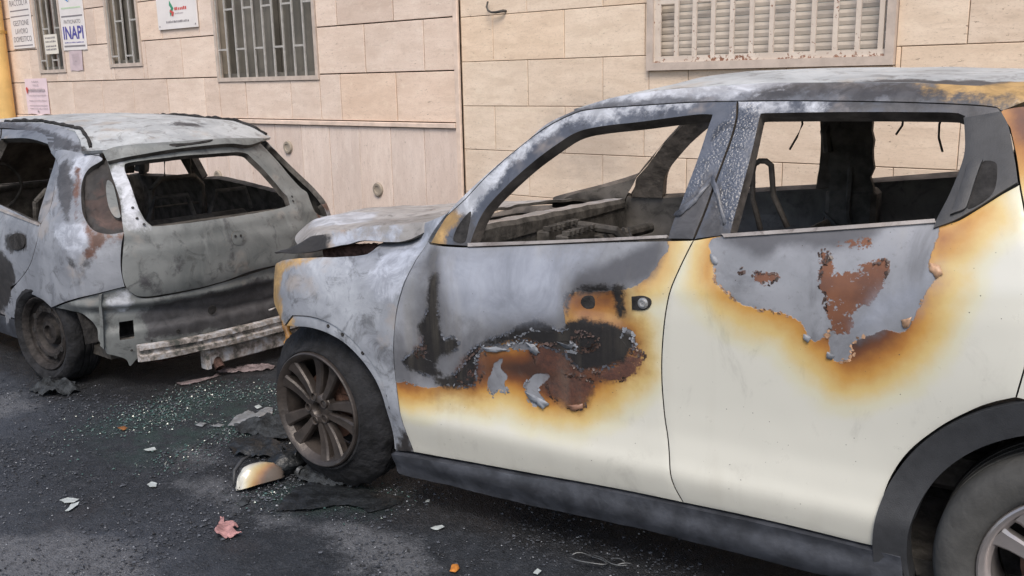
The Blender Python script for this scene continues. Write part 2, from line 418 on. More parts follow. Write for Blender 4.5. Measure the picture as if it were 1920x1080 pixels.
def m_white_paint(hs=1.0, pr=.24):
    t = NT('scorched white paint')
    c, r, e, fb, fc, g2 = paint_layers(t, (.57, .568, .51), pr, hs=hs)
    z = t.N('ShaderNodeSeparateXYZ'); t.L(t.co, z.inputs[0])
    run = t.mul(t.smooth(t.noise(14, 4, .6, t.vec((1, 1, .05))), .50, .70), t.smooth(t.noise(2.5, 3), .4, .65)); c = t.mix(t.mul(run, .16), c, (.30, .27, .21))
    dust = t.mul(t.smooth(t.add(z.outputs[2], t.mul(t.noise(7, 5, .7), .22)),   .60, .32), .30); c = t.mix(dust, c, (.33, .315, .28))
    soot = t.mul(t.smooth(t.noise(5, 6, .75, t.vec((1.4, 1, .8), loc=(7, 0, 2)), .7), .54, .74), .22); c = t.mix(soot, c, (.16, .15, .135))
    dots = t.mul(t.smooth(t.voro(38, t.vec(loc=(.3, .2, .9))), .07, .045), t.smooth(t.noise(6, 3), .50, .60)); c = t.mix(dots, c, (.05, .045, .04))
    nb = t.bump(t.add(e, t.mul(g2, t.add(t.mul(fc, .5), .04))), .55, .003)
    nb = t.bump(t.noise(3.2, 2), .10, .05, nb)
    coat = t.math('SUBTRACT', .65, t.mul(t.add(fb, fc), .55), clamp=True)
    r = t.add(r, t.mul(t.noise(18, 5, .7), .10)); r = t.fmix(fc, r, .88); return t.fin(c, r, t.math('SUBTRACT', .5, t.mul(fc, .40)), 0.0, nb, coat, t.add(.06, t.mul(t.noise(9, 5, .7), .16)))
def m_ash(name, lo, hi, dark, amp=1.0, rough=.6, bl=0.0, warm=(.30, .26, .23)):
    """burnt bare steel gone to pale ash, mottled; bl = blistered paint"""
    t = NT(name)
    a = t.noise(3.2, 6, .62, dist=.6); b = t.noise(11, 6, .7, dist=.9); s = t.noise(9, 6, .65, t.vec((1, 1, .28), rot=(0, .5, 0)), .5); g = t.noise(75, 6, .75)
    c = t.mix(t.smooth(a, .33, .66), lo, hi)
    c = t.mix(t.mul(t.smooth(b, .50, .68), .75*amp), c, dark)
    c = t.mix(t.mul(t.smooth(s, .55, .75), .55*amp), c, tuple(min(1, x*1.35) for x in hi))
    c = t.mix(t.mul(t.smooth(t.noise(4.5, 4, .6, t.vec(loc=(5, 2, 1))), .58, .72), .55*amp), c, warm)
    c = t.mix(t.mul(t.smooth(g, .60, .74), .5*amp), c, tuple(x*.45 for x in dark))
    r = rough
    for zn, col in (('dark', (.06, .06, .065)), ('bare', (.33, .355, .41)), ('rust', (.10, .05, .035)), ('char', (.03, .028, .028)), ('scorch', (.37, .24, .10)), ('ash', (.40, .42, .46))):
        f = t.smooth(t.add(t.attr(zn), t.add(t.mul(t.math('SUBTRACT', t.noise(20, 5, .65), .5), .10), t.add(t.mul(t.math('SUBTRACT', g, .5), .035), t.mul(t.math('SUBTRACT', a, .5), .06)))), -.014, .02)
        cc = t.mix(t.smooth(b, .35, .65), tuple(x*.7 for x in col), tuple(x*1.25 for x in col))
        c = t.mix(f, c, cc)
    h = t.add(t.mul(b, .6), t.mul(g, .25)); nb = t.bump(h, .35, .006)
    if bl:
        v = t.voro(120); v2 = t.voro(190, t.vec(loc=(3, 1, 7)))
        hh = t.add(t.math('SUBTRACT', 1.0, v), t.mul(t.math('SUBTRACT', 1.0, v2), .5))
        mk = t.smooth(t.add(t.attr('blist'), t.mul(t.math('SUBTRACT', t.noise(14, 3), .5), .10)), -.03, .05)
        nb = t.bump(t.mul(hh, mk), bl*.75, .005, nb); r = t.fmix(mk, .46, .13)
    return t.fin(c, r, .5, 0.0, nb)
M = {}
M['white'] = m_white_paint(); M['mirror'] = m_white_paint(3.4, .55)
M['fender'] = m_ash('ashen fender steel', (.19, .205, .235), (.345, .37, .41), (.085, .09, .10), 1.1, .5)
M['pillar'] = m_ash('scorched pillar steel', (.105, .113, .13), (.19, .20, .225), (.040, .040, .044), 1.0, .45)
M['blister'] = m_ash('blistered paint', (.050, .058, .078), (.098, .110, .138), (.018, .020, .025), 1.0, .3, 1.0)
M['roofash'] = m_ash('pale roof ash', (.29, .31, .325), (.45, .475, .49), (.12, .115, .11), 1.0, .65, warm=(.32, .27, .22))
M['hood'] = m_ash('burnt bonnet steel', (.22, .212, .205), (.38, .37, .365), (.10, .095, .09), 1.0, .6, warm=(.28, .20, .14))
M['hatch'] = m_ash('burnt grey body steel', (.125, .137, .138), (.195, .207, .207), (.062, .064, .065), 1.0, .6)
M['hatchside'] = m_ash('burnt blue grey body steel', (.165, .178, .205), (.255, .272, .305), (.075, .08, .09), .9, .55)
M['inner'] = plain('sooted inner steel', (.072, .067, .061), .75, .3, .5, 14, bstr=.5)
M['innerash'] = m_ash('ash coated inner steel', (.085, .08, .074), (.17, .16, .15), (.04, .038, .036), .9, .75)
M['innerlit'] = plain('brown sooted inner steel', (.10, .087, .076), .7, .4, .5, 10, bstr=.5)
M['soot'] = plain('soot', (.027, .026, .026), .85, .2, .5, 20, bstr=.6)
M['rusty'] = plain('rust crust', (.075, .045, .038), .85, .2, .6, 30, bstr=.8, bsc=60)
M['plastic'] = plain('grey black plastic', (.038, .040, .044), .5, .4, .12, 30, bstr=.15, bsc=300)
M['sill'] = plain('sooted sill plastic', (.044, .048, .058), .45, .5, .4, 12, bstr=.3, bsc=24)
M['rubber'] = plain('charred tyre rubber', (.0135, .014, .016), .85, .3, .5, 18, bstr=1.0, bsc=34)
M['rubber2'] = plain('worn tyre rubber', (.060, .060, .058), .8, .3, .15, 18, bstr=.2, bsc=70)
M['alloy'] = plain('sooted alloy', (.052, .044, .040), .42, .5, .45, 9, .35, .2, 60)
M['alloyclean'] = plain('brushed alloy', (.42, .39, .38), .3, .5, .12, 9, .7)
M['disc'] = plain('rusty brake disc', (.10, .055, .04), .7, .3, .4, 12)
M['lampcrust'] = m_ash('burnt lamp crust', (.040, .028, .025), (.105, .066, .056), (.016, .015, .015), 1.2, .8, warm=(.13, .09, .08))
M['steelwheel'] = plain('burnt steel wheel', (.026, .023, .022), .7, .3, .6, 20, .2, .5, 50)
M['glassblk'] = plain('black glass', (.012, .013, .015), .08, .5, .1, 3)
M['chrome'] = plain('dull bare metal', (.40, .40, .40), .35, .5, .25, 40, .7, .2, 90)
M['seam'] = m_ash('flaked metal trim', (.17, .15, .14), (.36, .34, .33), (.07, .05, .045), 1.0, .5)
M['beam'] = m_ash('burnt bumper beam', (.060, .064, .058), (.100, .106, .096), (.032, .032, .030), .7, .6)
M['flake'] = plain('curled paint flake', (.20, .215, .24), .5, .5, .25, 40)
M['flakeo'] = plain('scorched paint flake', (.42, .26, .16), .45, .5, .4, 40)
M['scale'] = plain('burnt paint scale', (.065, .042, .034), .4, .5, .6, 40)
M['darkflake'] = plain('sooty paint flap', (.085, .092, .11), .4, .5, .5, 40)
M['pinkflake'] = plain('pink paint flake', (.24, .13, .085), .45, .5, .2, 30)
M['amber'] = plain('scorched lacquer', (.36, .18, .05), .4, .5, .5, 12, bstr=.2)

def m_travertine(name, lo, hi, vein, vdir, seed):
    """stone slabs; every slab has its own tint in the attribute 'tint'"""
    t = NT(name); ti = t.attr('tint')
    off = t.N('ShaderNodeCombineXYZ'); t.put(off.inputs[0], t.mul(ti, 13.7)); t.put(off.inputs[2], t.mul(ti, 7.3)); t.put(off.inputs[1], seed)
    va = t.N('ShaderNodeVectorMath', operation='ADD'); t.L(t.co, va.inputs[0]); t.L(off.outputs[0], va.inputs[1]); v0 = va.outputs[0]
    st = (1.5, 1, 6.5) if vdir == 'h' else (6.5, 1, 1.4)
    v = t.vec(st, src=v0)
    a = t.noise(2.2, 6, .6, v, .35); b = t.noise(7, 6, .7, v, .5); cc = t.noise(1.3, 4, .6, v0)
    c = t.mix(t.smooth(a, .3, .7), lo, hi)
    c = t.mix(t.mul(t.smooth(b, .50, .72), .50), c, vein)
    c = t.mix(t.mul(t.smooth(cc, .45, .7), .35), c, tuple(x*.86 for x in lo))
    c = t.mix(t.mul(t.smooth(t.noise(.9, 6, .7, t.co, .8), .50, .72), .30), c, (.46, .35, .27)); c = t.mix(t.mul(t.smooth(t.noise(55, 4, .8, t.vec((1, 1, 2.5) if vdir == 'h' else (2.5, 1, 1), src=v0)), .50, .70), .50), c, tuple(x*.66 for x in lo)); c = t.mix(t.mul(t.smooth(t.noise(8, 6, .75, t.vec((1, 1, 2.2) if vdir == 'h' else (2.2, 1, 1), loc=(3, 0, 3), src=v0), .4), .52, .68), .40), c, tuple(min(.85, x*1.10) for x in hi))
    hv = t.mix(1.0, c, t.ramp(ti, [(0, (.84, .81, .79)), (.35, (1, .98, .95)), (.6, (.93, .92, .91)), (1, (1.0, .93, .85))]), 'MULTIPLY')
    pits = t.mul(t.smooth(t.noise(30, 6, .75, t.vec((1, 1, 3.2) if vdir == 'h' else (3.2, 1, 1), src=v0), .6), .60, .67), t.smooth(t.noise(3, 3, .5, v0), .36, .56))
    c = t.mix(t.mul(pits, .8), hv, (.13, .09, .065))
    if seed > 4:      # a smoky stain on the slabs behind the burnt car
        g = t.N('ShaderNodeVectorMath', operation='DISTANCE'); t.L(t.vec((1, 1, 1.4)), g.inputs[0]); g.inputs[1].default_value = (1.12, 0, 1.16*1.4)
        s = t.mul(t.smooth(t.add(g.outputs[1], t.mul(t.noise(9, 5, .7), .5)), .85, .35), .42); c = t.mix(s, c, (.22, .19, .17))
    nb = t.bump(t.math('SUBTRACT', t.mul(a, .3), pits), .5, .004)
    return t.fin(c, .62, .35, 0.0, nb)
M['stoneL'] = m_travertine('pink travertine, broad veins', (.72, .585, .49), (.82, .69, .595), (.57, .455, .38), 'h', 1.0)
M['stoneV'] = m_travertine('travertine panels, upright veins', (.71, .595, .525), (.80, .69, .62), (.50, .41, .36), 'v', 2.0)
M['stoneR'] = m_travertine('honey travertine, fine veins', (.70, .575, .455), (.81, .685, .56), (.53, .425, .33), 'h', 5.0)
M['mortar'] = plain('dirty joint', (.055, .036, .026), .9, .2, .3, 20)
M['mortarR'] = plain('filled joint', (.20, .145, .105), .9, .2, .3, 20)
M['trim'] = plain('stone moulding', (.66, .53, .44), .65, .3, .14, 8, bstr=.1)
M['ochre'] = plain('ochre plaster', (.46, .28, .085), .75, .3, .15, 4, bstr=.15)
M['ochrepipe'] = plain('ochre painted pipe', (.68, .44, .16), .5, .4, .12, 5)
M['barpaint'] = plain('grey painted bars', (.40, .385, .36), .55, .4, .15, 20, bstr=.1)
M['frame'] = plain('pale window frame', (.50, .42, .36), .55, .4, .12, 12)
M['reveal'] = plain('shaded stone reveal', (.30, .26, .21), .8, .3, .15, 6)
M['curtain'] = plain('dull window pane', (.125, .115, .098), .35, .5, .25, 3)
M['curtainb'] = plain('brown window pane', (.16, .12, .105), .35, .5, .2, 3)
def m_rustbars():
    t = NT('chipped cream bars'); n = t.noise(38, 6, .75); w = t.noise(6, 4, .6)
    z = t.N('ShaderNodeSeparateXYZ'); t.L(t.co, z.inputs[0])
    low = t.smooth(z.outputs[2], .10, .02)
    c = t.mix(t.smooth(w, .3, .7), (.55, .47, .40), (.66, .58, .50))
    f = t.smooth(t.add(n, t.add(t.mul(low, .13), t.mul(t.math('SUBTRACT', w, .5), .25))), .60, .64)
    c = t.mix(f, c, t.mix(t.noise(20), (.30, .12, .06), (.17, .10, .07)))
    return t.fin(c, .6, .4, 0, t.bump(t.mul(f, -1), .4, .002))
M['rustbars'] = m_rustbars()
M['shutter'] = plain('beige shutter slat', (.50, .445, .385), .55, .4, .10, 10)
M['kerb'] = plain('grey kerb stone', (.16, .155, .15), .85, .3, .3, 8, bstr=.3)
M['signw'] = plain('white sign board', (.74, .70, .68), .4, .5, .05, 4)
M['paper'] = plain('white paper', (.70, .66, .58), .7, .3, .05, 6)
M['pinkpaper'] = plain('pinkish paper', (.72, .58, .61), .7, .3, .05, 6)
M['lilac'] = plain('faded lilac paper', (.54, .44, .46), .7, .3, .06, 6)
M['inkgrey'] = plain('grey ink', (.22, .20, .21), .5, .4, .05)
M['inkpale'] = plain('pale ink', (.46, .40, .42), .5, .4, .05)
M['inkblue'] = plain('violet blue ink', (.085, .075, .30), .5, .4, .05)
M['blue'] = plain('sky blue print', (.10, .27, .56), .5, .4, .1)
M['green'] = plain('green print', (.05, .26, .15), .5, .4, .1)
M['red'] = plain('red print', (.55, .08, .07), .5, .4, .1)
M['palegreen'] = plain('pale green print', (.48, .60, .42), .5, .4, .1)

# ------------------------------------------------------------------ the ground
MW = np.eye(4); MW[:3, 0] = -WDIR; MW[:3, 1] = WN; MW[:3, 2] = (0, 0, 1); MW[:3, 3] = (-1.48257, 2.23355, 0)
def gpoly(pts): return np.array([on_ground(u, v)[:2] for u, v in pts])
def ground_h(x, y): return .004*noise.noise(Vector((x*3.1, y*3.1, 0)))+.0025*noise.noise(Vector((x*11, y*11, 3)))
def axis(lo, hi, a, b, st):
    L = list(np.arange(a, b, st)); k = st
    x = a
    left = []
    while x > lo: k *= 1.5; x -= k; left.append(x)
    k = st; x = L[-1]; right = []
    while x < hi: k *= 1.5; x += k; right.append(x)
    return np.array(left[::-1]+L+right)
def m_asphalt():
    t = NT('sooty asphalt')
    a = t.noise(1.7, 6, .65, dist=.4); b = t.noise(8, 6, .7, dist=.3); g = t.noise(110, 5, .8); ag = t.voro(150)
    sm = t.add(t.attr('soot'), t.mul(t.math('SUBTRACT', a, .5), .9)); fs = t.smooth(sm, -.35, .35)
    clean = t.mix(t.smooth(b, .3, .7), (.044, .052, .068), (.068, .078, .098))
    dirty = t.mix(t.smooth(b, .34, .66), (.0115, .0145, .019), (.022, .027, .035))
    c = t.mix(fs, clean, dirty)
    fl = t.smooth(t.add(t.attr('light'), t.add(t.mul(t.math('SUBTRACT', b, .5), .28), t.mul(t.math('SUBTRACT', g, .5), .16))), -.05, .07)
    c = t.mix(t.mul(fl, .8), c, t.mix(g, (.085, .090, .102), (.19, .197, .21)))
    oil_shade = t.smooth(t.add(t.attr('oil_shade'), t.mul(t.math('SUBTRACT', a, .5), .25)), -.06, .10)
    c = t.mix(t.mul(oil_shade, .8), c, (.010, .011, .013))  # one dark colour for the stain and the shade under the cars
    mm = t.noise(19, 6, .8, None, .5); c = t.mix(t.mul(t.smooth(mm, .50, .66), .60), c, (.058, .063, .074)); c = t.mix(t.mul(t.smooth(t.noise(33, 5, .8, t.vec(loc=(3, 3, 0))), .52, .66), .6), c, (.0095, .011, .014))
    c = t.mix(t.mul(t.smooth(g, .54, .68), .55), c, (.125, .132, .15))
    c = t.mix(t.mul(t.smooth(ag, .34, .12), .6), c, (.014, .015, .018))
    br = t.mul(t.smooth(t.noise(2.6, 5, .6, t.vec(loc=(4, 1, 0))), .56, .70), .35); c = t.mix(br, c, (.040, .035, .038)); c = t.mix(t.mul(t.smooth(t.noise(42, 5, .8), .54, .70), .55), c, (.010, .012, .015)); c = t.mix(t.mul(t.smooth(t.noise(22, 6, .75, None, .6), .52, .70), .5), c, (.062, .068, .080))
    gr = t.mul(t.smooth(t.attr('glass'), -.12, .08), t.smooth(t.noise(6, 5, .7), .40, .60)); c = t.mix(t.mul(gr, .55), c, (.022, .050, .043))
    r = t.fmix(oil_shade, t.fmix(t.smooth(b, .3, .7), .62, .9), .45)
    return t.fin(c, r, .4, 0, t.bump(t.add(t.mul(g, .6), t.add(t.mul(b, .9), t.add(t.mul(ag, -.5), t.mul(mm, 1.6)))), 1.0, .008))
M['asphalt'] = m_asphalt()
gx = axis(-90, 90, -3.6, 3.6, .045); gy = axis(-60, 60, -3.2, 2.4, .045)
GX, GY = np.meshgrid(gx, gy); GX = GX.ravel(); GY = GY.ravel()
near = (np.abs(GX) < 3.7) & (GY > -3.3) & (GY < 2.5)
GZ = np.array([ground_h(x, y) if n else 0 for x, y, n in zip(GX, GY, near)])
nx, ny = len(gx), len(gy)
GF = [(j*nx+i, j*nx+i+1, (j+1)*nx+i+1, (j+1)*nx+i) for j in range(ny-1) for i in range(nx-1)]
road = mesh_obj('road', np.stack([GX, GY, GZ], 1), GF, M['asphalt']); tag(road, 'dark asphalt street blackened by soot', 'road', kind='structure')
G2 = np.stack([GX, GY], 1)
def gattr(name, polys):
    at = road.data.attributes.new(name, 'FLOAT', 'POINT')
    at.data.foreach_set('value', np.max([sdf(G2, p) for p in polys], axis=0).astype(np.float32))
gattr('soot', [gpoly([(-300, 690), (0, 690), (60, 770), (0, 860), (-40, 960), (120, 985), (280, 1010), (330, 1100), (700, 1250), (1100, 1300), (1800, 1300), (1500, 1050), (760, 870), (530, 640), (200, 650), (0, 640)])])
gattr('light', [gpoly([(330, 903), (400, 893), (455, 925), (445, 958), (375, 930)]), gpoly([(-80, 1015), (90, 1000), (260, 1020), (300, 1085), (150, 1140), (-80, 1140)]),
                gpoly([(600, 985), (680, 975), (770, 1010), (820, 1070), (760, 1110), (640, 1060)]), gpoly([(320, 845), (370, 838), (400, 870), (350, 880)]), gpoly([(-80, 745), (40, 735), (75, 765), (-20, 790)]), gpoly([(480, 968), (540, 965), (580, 985), (500, 990)])])
gattr('oil_shade', [np.array([(-.55, -.98), (.45, -1.0), (.7, -.86), (2.0, -.88), (3.2, -.9), (3.2, .9), (-.6, .8)]), np.array([tuple((MB@np.array([x, y, 0, 1]))[:2]) for x, y in ((-2.6, -.8), (.2, -.95), (.75, -.7), (.75, .8), (-2.6, .8))]),  # car footprints: soot and oil stain with the under-car shade painted in
              gpoly([(430, 800), (540, 790), (600, 880), (760, 930), (700, 970), (560, 965), (500, 930), (470, 860)])])
gattr('glass', [gpoly([(270, 775), (360, 740), (480, 735), (520, 770), (500, 815), (400, 815), (280, 870), (220, 850), (170, 800)]), gpoly([(500, 930), (600, 900), (760, 930), (680, 965), (560, 960)])])
pv = MBld(); pv.box((-8, -.62, -.05), (9, .02, .12), bev=.015)
pvo = pv.build('pavement', M['kerb']); pvo.matrix_world = Matrix(MW.tolist()); tag(pvo, 'narrow raised pavement along the stone wall', 'pavement', kind='structure')

# ------------------------------------------------------------------ the two stone facades
def slabs(name, rows, wins, s0, s1, mat, parent, gap=.006, jit=.0015):
    V = []; F = []; T = []
    for (z0, z1, joints) in rows:
        js = sorted([s0]+[j for j in joints if s0+.02 < j < s1-.02]+[s1])
        for a, b in zip(js[:-1], js[1:]):
            pcs = [(a, b, z0, z1)]
            for (wa, wb, wz0, wz1) in wins:
                nx_ = []
                for (p, q, u, v) in pcs:
                    if q <= wa or p >= wb or v <= wz0 or u >= wz1: nx_.append((p, q, u, v)); continue
                    if p < wa: nx_.append((p, wa, u, v))
                    if q > wb: nx_.append((wb, q, u, v))
                    m0, m1 = max(p, wa), min(q, wb)
                    if u < wz0: nx_.append((m0, m1, u, wz0))
                    if v > wz1: nx_.append((m0, m1, wz1, v))
                pcs = nx_
            tint = random.random(); dy = random.uniform(-jit, jit)
            for (p, q, u, v) in pcs:
                if q-p < .015 or v-u < .015: continue
                h = gap/2; e = .0025; b0 = len(V)
                for (ins, y) in ((h+e, dy), (h, dy+.003), (h, .02)):
                    V += [(p+ins, y, u+ins), (q-ins, y, u+ins), (q-ins, y, v-ins), (p+ins, y, v-ins)]
                T += [tint]*12; F.append((b0, b0+1, b0+2, b0+3))
                for r in (0, 4):
                    F += [(b0+r+(k+1) % 4, b0+r+k, b0+r+4+k, b0+r+4+(k+1) % 4) for k in range(4)]
    o = mesh_obj(name, V, F, mat, parent, False)
    at = o.data.attributes.new('tint', 'FLOAT', 'POINT'); at.data.foreach_set('value', np.array(T, np.float32)); return o
def backing(name, s0, s1, wins, mat, parent, y=.012, top=6.2, thick=.3):
    b = MBld(); xs = sorted(set([s0, s1]+[w[0] for w in wins]+[w[1] for w in wins]))
    for a, c in zip(xs[:-1], xs[1:]):
        w = [k for k in wins if k[0] < (a+c)/2 < k[1]]
        if w: b.box((a, y, -.1), (c, y+thick, w[0][2])); b.box((a, y, w[0][3]), (c, y+thick, top))
        else: b.box((a, y, -.1), (c, y+thick, top))
    return b.build(name, mat, parent)
def grille(bd, s0, s1, z0, z1, y, pitch, w, rungs, lead=None):
    n = max(2, int(round((s1-s0)/pitch))); p = (s1-s0)/n
    for i in range(n+1): bd.box((s0+i*p-w/2, y, z0), (s0+i*p+w/2, y+.012, z1))
    for i in range(n):
        z = rungs[i % len(rungs)]
        while z < z1:
            if z > z0: bd.box((s0+i*p+w/2, y+.001, z-w/2), (s0+(i+1)*p-w/2, y+.011, z+w/2))
            z += .72
def window(parent, s0, s1, z0, z1, kind):
    fr = MBld(); f = .035 if kind != 'shutter' else .045
    y0, y1 = (-.012, .03) if kind != 'shutter' else (-.02, .04)
    fr.box((s0, y0, z0), (s0+f, y1, z1)); fr.box((s1-f, y0, z0), (s1, y1, z1)); fr.box((s0+f, y0, z0), (s1-f, y1, z0+f)); fr.box((s0+f, y0, z1-f), (s1-f, y1, z1))
    w = fr.build('window', M['frame'], parent)
    rv = MBld(); d = .30
    rv.box((s0, y1, z0), (s0+.02, d, z1)); rv.box((s1-.02, y1, z0), (s1, d, z1)); rv.box((s0+.02, y1, z0), (s1-.02, d, z0+.02)); rv.box((s0+.02, y1, z1-.02), (s1-.02, d, z1))
    rv.build('reveal', M['reveal'], w)
    g = MBld()
    if kind == 'shutter':
        grille(g, s0+f+.03, s1-f-.03, z0+f+.012, z1-f, -.004, .124, .026, [1.98, 1.98+.36][:2])
        g.box((s0+f, -.006, z0+f), (s1-f, .010, z0+f+.034)); g.box((s0+f, -.006, z0+f+.034), (s0+f+.03, .010, z1-f))
        o = g.build('grille', M['rustbars'], w)
        for v in o.data.vertices: v.co.z -= z0
        o.location.z = z0
        sh = MBld(); z = z0+f
        while z < z1-f:
            sh.add([(s0+.02, .072, z), (s1-.02, .072, z), (s1-.02, .066, z+.003), (s0+.02, .066, z+.003), (s0+.02, .063, z+.022), (s1-.02, .063, z+.022), (s1-.02, .069, z+.040), (s0+.02, .069, z+.040)], [(0, 1, 2, 3), (3, 2, 5, 4), (4, 5, 6, 7)]); z += .041
        sh.build('roller_shutter', M['shutter'], w)
    else:
        grille(g, s0+f, s1-f, z0+f, z1-f, .0, .131, .016, [1.86, 2.20])
        g.build('grille', M['barpaint'], w)
        pn = MBld(); xs = np.arange(s0+.02, s1-.02, .02); V = []
        for i, x in enumerate(xs): V += [(x, .17+.012*math.sin(x*37)+.006*math.sin(x*91+1), z0+.02), (x, .17+.012*math.sin(x*37)+.006*math.sin(x*91+1), z1-.02)]
        pn.add(V, [(2*i, 2*i+2, 2*i+3, 2*i+1) for i in range(len(xs)-1)])
        c = pn.build('curtain', M['curtain'] if kind == 'grey' else M['curtainb'], w, True)
        sl_ = MBld(); sl_.box((s0+.02, .05, z0+.02), (s1-.02, .10, z0+.07)); 
        m0 = (s0+s1)/2
        sl_.box((m0-.03, .10, z0+.05), (m0+.03, .15, z1-.02)); sl_.box((s0+.02, .10, z0+.05), (s0+.07, .15, z1-.02)); sl_.box((s1-.07, .10, z0+.05), (s1-.02, .15, z1-.02))
        sl_.build('casement', M['curtain'], w)
TOP = 6.0
bl = thing('stone_building', 'pink travertine building with dark slab joints, three barred windows and upright panels below a ledge', 'building', M=MW)
winL = [(-6.54, -5.905, 1.722, 3.4), (-4.93, -4.285, 1.752, 3.4), (-3.0, -1.565, 1.582, 3.4)]
rowsL = []; z = 1.257; k = 0
while z < TOP:
    off = -.02 if k % 2 == 0 else -.354
    rowsL.append((z, z+.3665, [off-.6435*i for i in range(13)])); z += .3665; k += 1
slabs('wall', rowsL, winL, -7.62, -.052, M['stoneL'], bl, .009)
backing('wall_core', -7.62, -.03, winL, M['mortar'], bl)
slabs('wainscot', [(.0, 1.216, [-.387-.3655*i for i in range(20)])], [], -7.62, -.052, M['stoneV'], bl, .006)
ld = MBld(); ld.box((-7.6, -.022, 1.218), (-.05, .0115, 1.254), bev=.004); ld.build('ledge', M['trim'], bl)
st = MBld(); st.box((-.05, -.014, 0), (-.004, .0115, TOP), bev=.005); st.build('corner_strip', M['trim'], bl)
for a in winL: window(bl, *a, 'grey' if a[0] > -6 else 'brown')
for (s, z) in ((-2.036, 1.025), (-.918, .73), (-3.132, .725)):
    v = MBld(); v.lathe([(.001, -.012), (.026, -.014), (.030, -.020), (.048, -.020), (.055, -.012), (.056, .003)], 28)
    v.lathe([(.001, -.004), (.026, -.004), (.026, -.012)], 28)
    o = v.build('vent', M['reveal'], bl, True); o.location = (s, 0, z); sharp(o, 40)
br = thing('stone_building', 'honey travertine building with fine joints and a wide rusty barred window', 'building', M=MW)
winR = [(1.545, 3.0, 1.59, 3.3)]
rowsR = []; z = .164; k = 1
while z < TOP:
    rowsR.append((z, z+.303, [(-.004 if k % 2 else .303)+.606*i for i in range(16)])); z += .303; k += 1
rowsR.insert(0, (.0, .164, [.3+.606*i for i in range(15)]))
slabs('wall', rowsR, winR, .006, 9.0, M['stoneR'], br, .004, .0012).location.y = .012
backing('wall_core', -.003, 9.0, winR, M['mortarR'], br, .018)
window(br, *winR[0], 'shutter')
for (a, c, h) in ((-7.62, -.052, 0), (.006, 9.0, 1)):
    cp_ = MBld(); cp_.box((a, .02, TOP+.2), (c, .45, TOP+.32)); cp_.build('coping', M['trim'], (bl, br)[h])
pl = MBld(); pl.box((-14.5, -.06, -.1), (-7.625, .5, TOP)); pl.box((-7.78, -.10, -.1), (-7.626, -.061, TOP-.2), bev=.01)
po = pl.build('plaster_building', M['ochre']); po.matrix_world = Matrix(MW.tolist()); tag(po, 'ochre plastered house front beyond the drainpipe', 'building')
dp = thing('drainpipe', 'fat ochre painted drainpipe at the end of the stone wall', 'pipe', M=MW@np.array([[1, 0, 0, -7.30], [0, 1, 0, -.12], [0, 0, 1, 0], [0, 0, 0, 1]]))
q = MBld(); q.tube([(0, 0, .0), (0, 0, 1), (0, 0, 3), (0, 0, TOP)], .093, 24); q.build('pipe', M['ochrepipe'], dp, True, 40)
for zz in (1.05, 2.19, 3.9):
    q = MBld(); q.tube([(0, 0, zz), (0, 0, zz+.035)], .099, 24); q.box((-.02, .05, zz), (.02, .118, zz+.035)); q.build('bracket', M['ochre'], dp, True, 40)
d2 = MBld(); d2.tube([(0, 0, 0), (0, 0, TOP)], .035, 12); d2o = d2.build('cable_conduit', M['ochrepipe'], None, True, 40)
d2o.matrix_world = Matrix((MW@np.array([[1, 0, 0, -7.56], [0, 1, 0, -.15], [0, 0, 1, 0], [0, 0, 0, 1]])).tolist()); tag(d2o, 'thin ochre conduit left of the fat drainpipe', 'pipe')
hk = MBld(); hk.tube([(.285, -.012, 2.07), (.29, -.03, 2.035), (.305, -.035, 2.01), (.33, -.03, 1.997), (.37, -.025, 1.995), (.42, -.015, 2.002), (.425, .012, 2.002)], [.006, .007, .007, .007, .009, .010, .008], 8)
ho = hk.build('cable_stub', M['inner'], None, True); ho.matrix_world = Matrix(MW.tolist()); tag(ho, 'cut dark cable curling out of the honey stone wall', 'cable')

# ------------------------------------------------------------------ signs and notices
def text_mesh(name, s, w, h, x, z, mat, parent, y, bold=0.0):
    cu_ = bpy.data.curves.new(name, 'FONT'); cu_.body = s; cu_.size = 1; cu_.extrude = 0; cu_.offset = bold; cu_.resolution_u = 3
    t_ = bpy.data.objects.new(name+'_src', cu_); COL.objects.link(t_)
    me = bpy.data.meshes.new_from_object(t_.evaluated_get(bpy.context.evaluated_depsgraph_get())); bpy.data.objects.remove(t_); bpy.data.curves.remove(cu_)
    c = np.array([v.co[:] for v in me.vertices]); lo = c.min(0); hi = c.max(0)
    for v in me.vertices: v.co = (x+(v.co.x-lo[0])/(hi[0]-lo[0])*w, y, z+(v.co.y-lo[1])/(hi[1]-lo[1])*h)
    me.materials.clear(); me.materials.append(mat); me.name = name
    return link(name, me, parent)
def sign(name, label, cat, s0, s1, z0, z1, mat, y=-.012, th=.008, group=None, skew=0.0, curl=0.0):
    c, s_ = math.cos(skew), math.sin(skew)
    L = np.array([[c, 0, -s_, s0], [0, 1, 0, y], [s_, 0, c, z0], [0, 0, 0, 1]])
    o = thing(name, label, cat, group=group, M=MW@L)
    b = MBld(); w, h = s1-s0, z1-z0
    if curl:
        n = 12; V = []; F = []
        for i in range(n+1):
            for j in range(n+1):
                x, zz = i/n, j/n
                V.append((x*w, -curl*(abs(x-.5)*2)**3*(1-zz)-.4*curl*math.sin(x*7+zz*3)**2, zz*h+.02*h*math.sin(x*9)*(1-zz)))
        F = [(i*(n+1)+j, (i+1)*(n+1)+j, (i+1)*(n+1)+j+1, i*(n+1)+j+1) for i in range(n) for j in range(n)]
        b.add(V, F); b.build('sheet', mat, o, True)
    else: b.box((0, 0, 0), (w, th, h), bev=.0015); b.build('board', mat, o)
    return o
def bar(name, parent, mat, x0, x1, z0, z1, y=-.0015):
    b = MBld(); b.box((x0, y, z0), (x1, y+.001, z1)); return b.build(name, mat, parent)
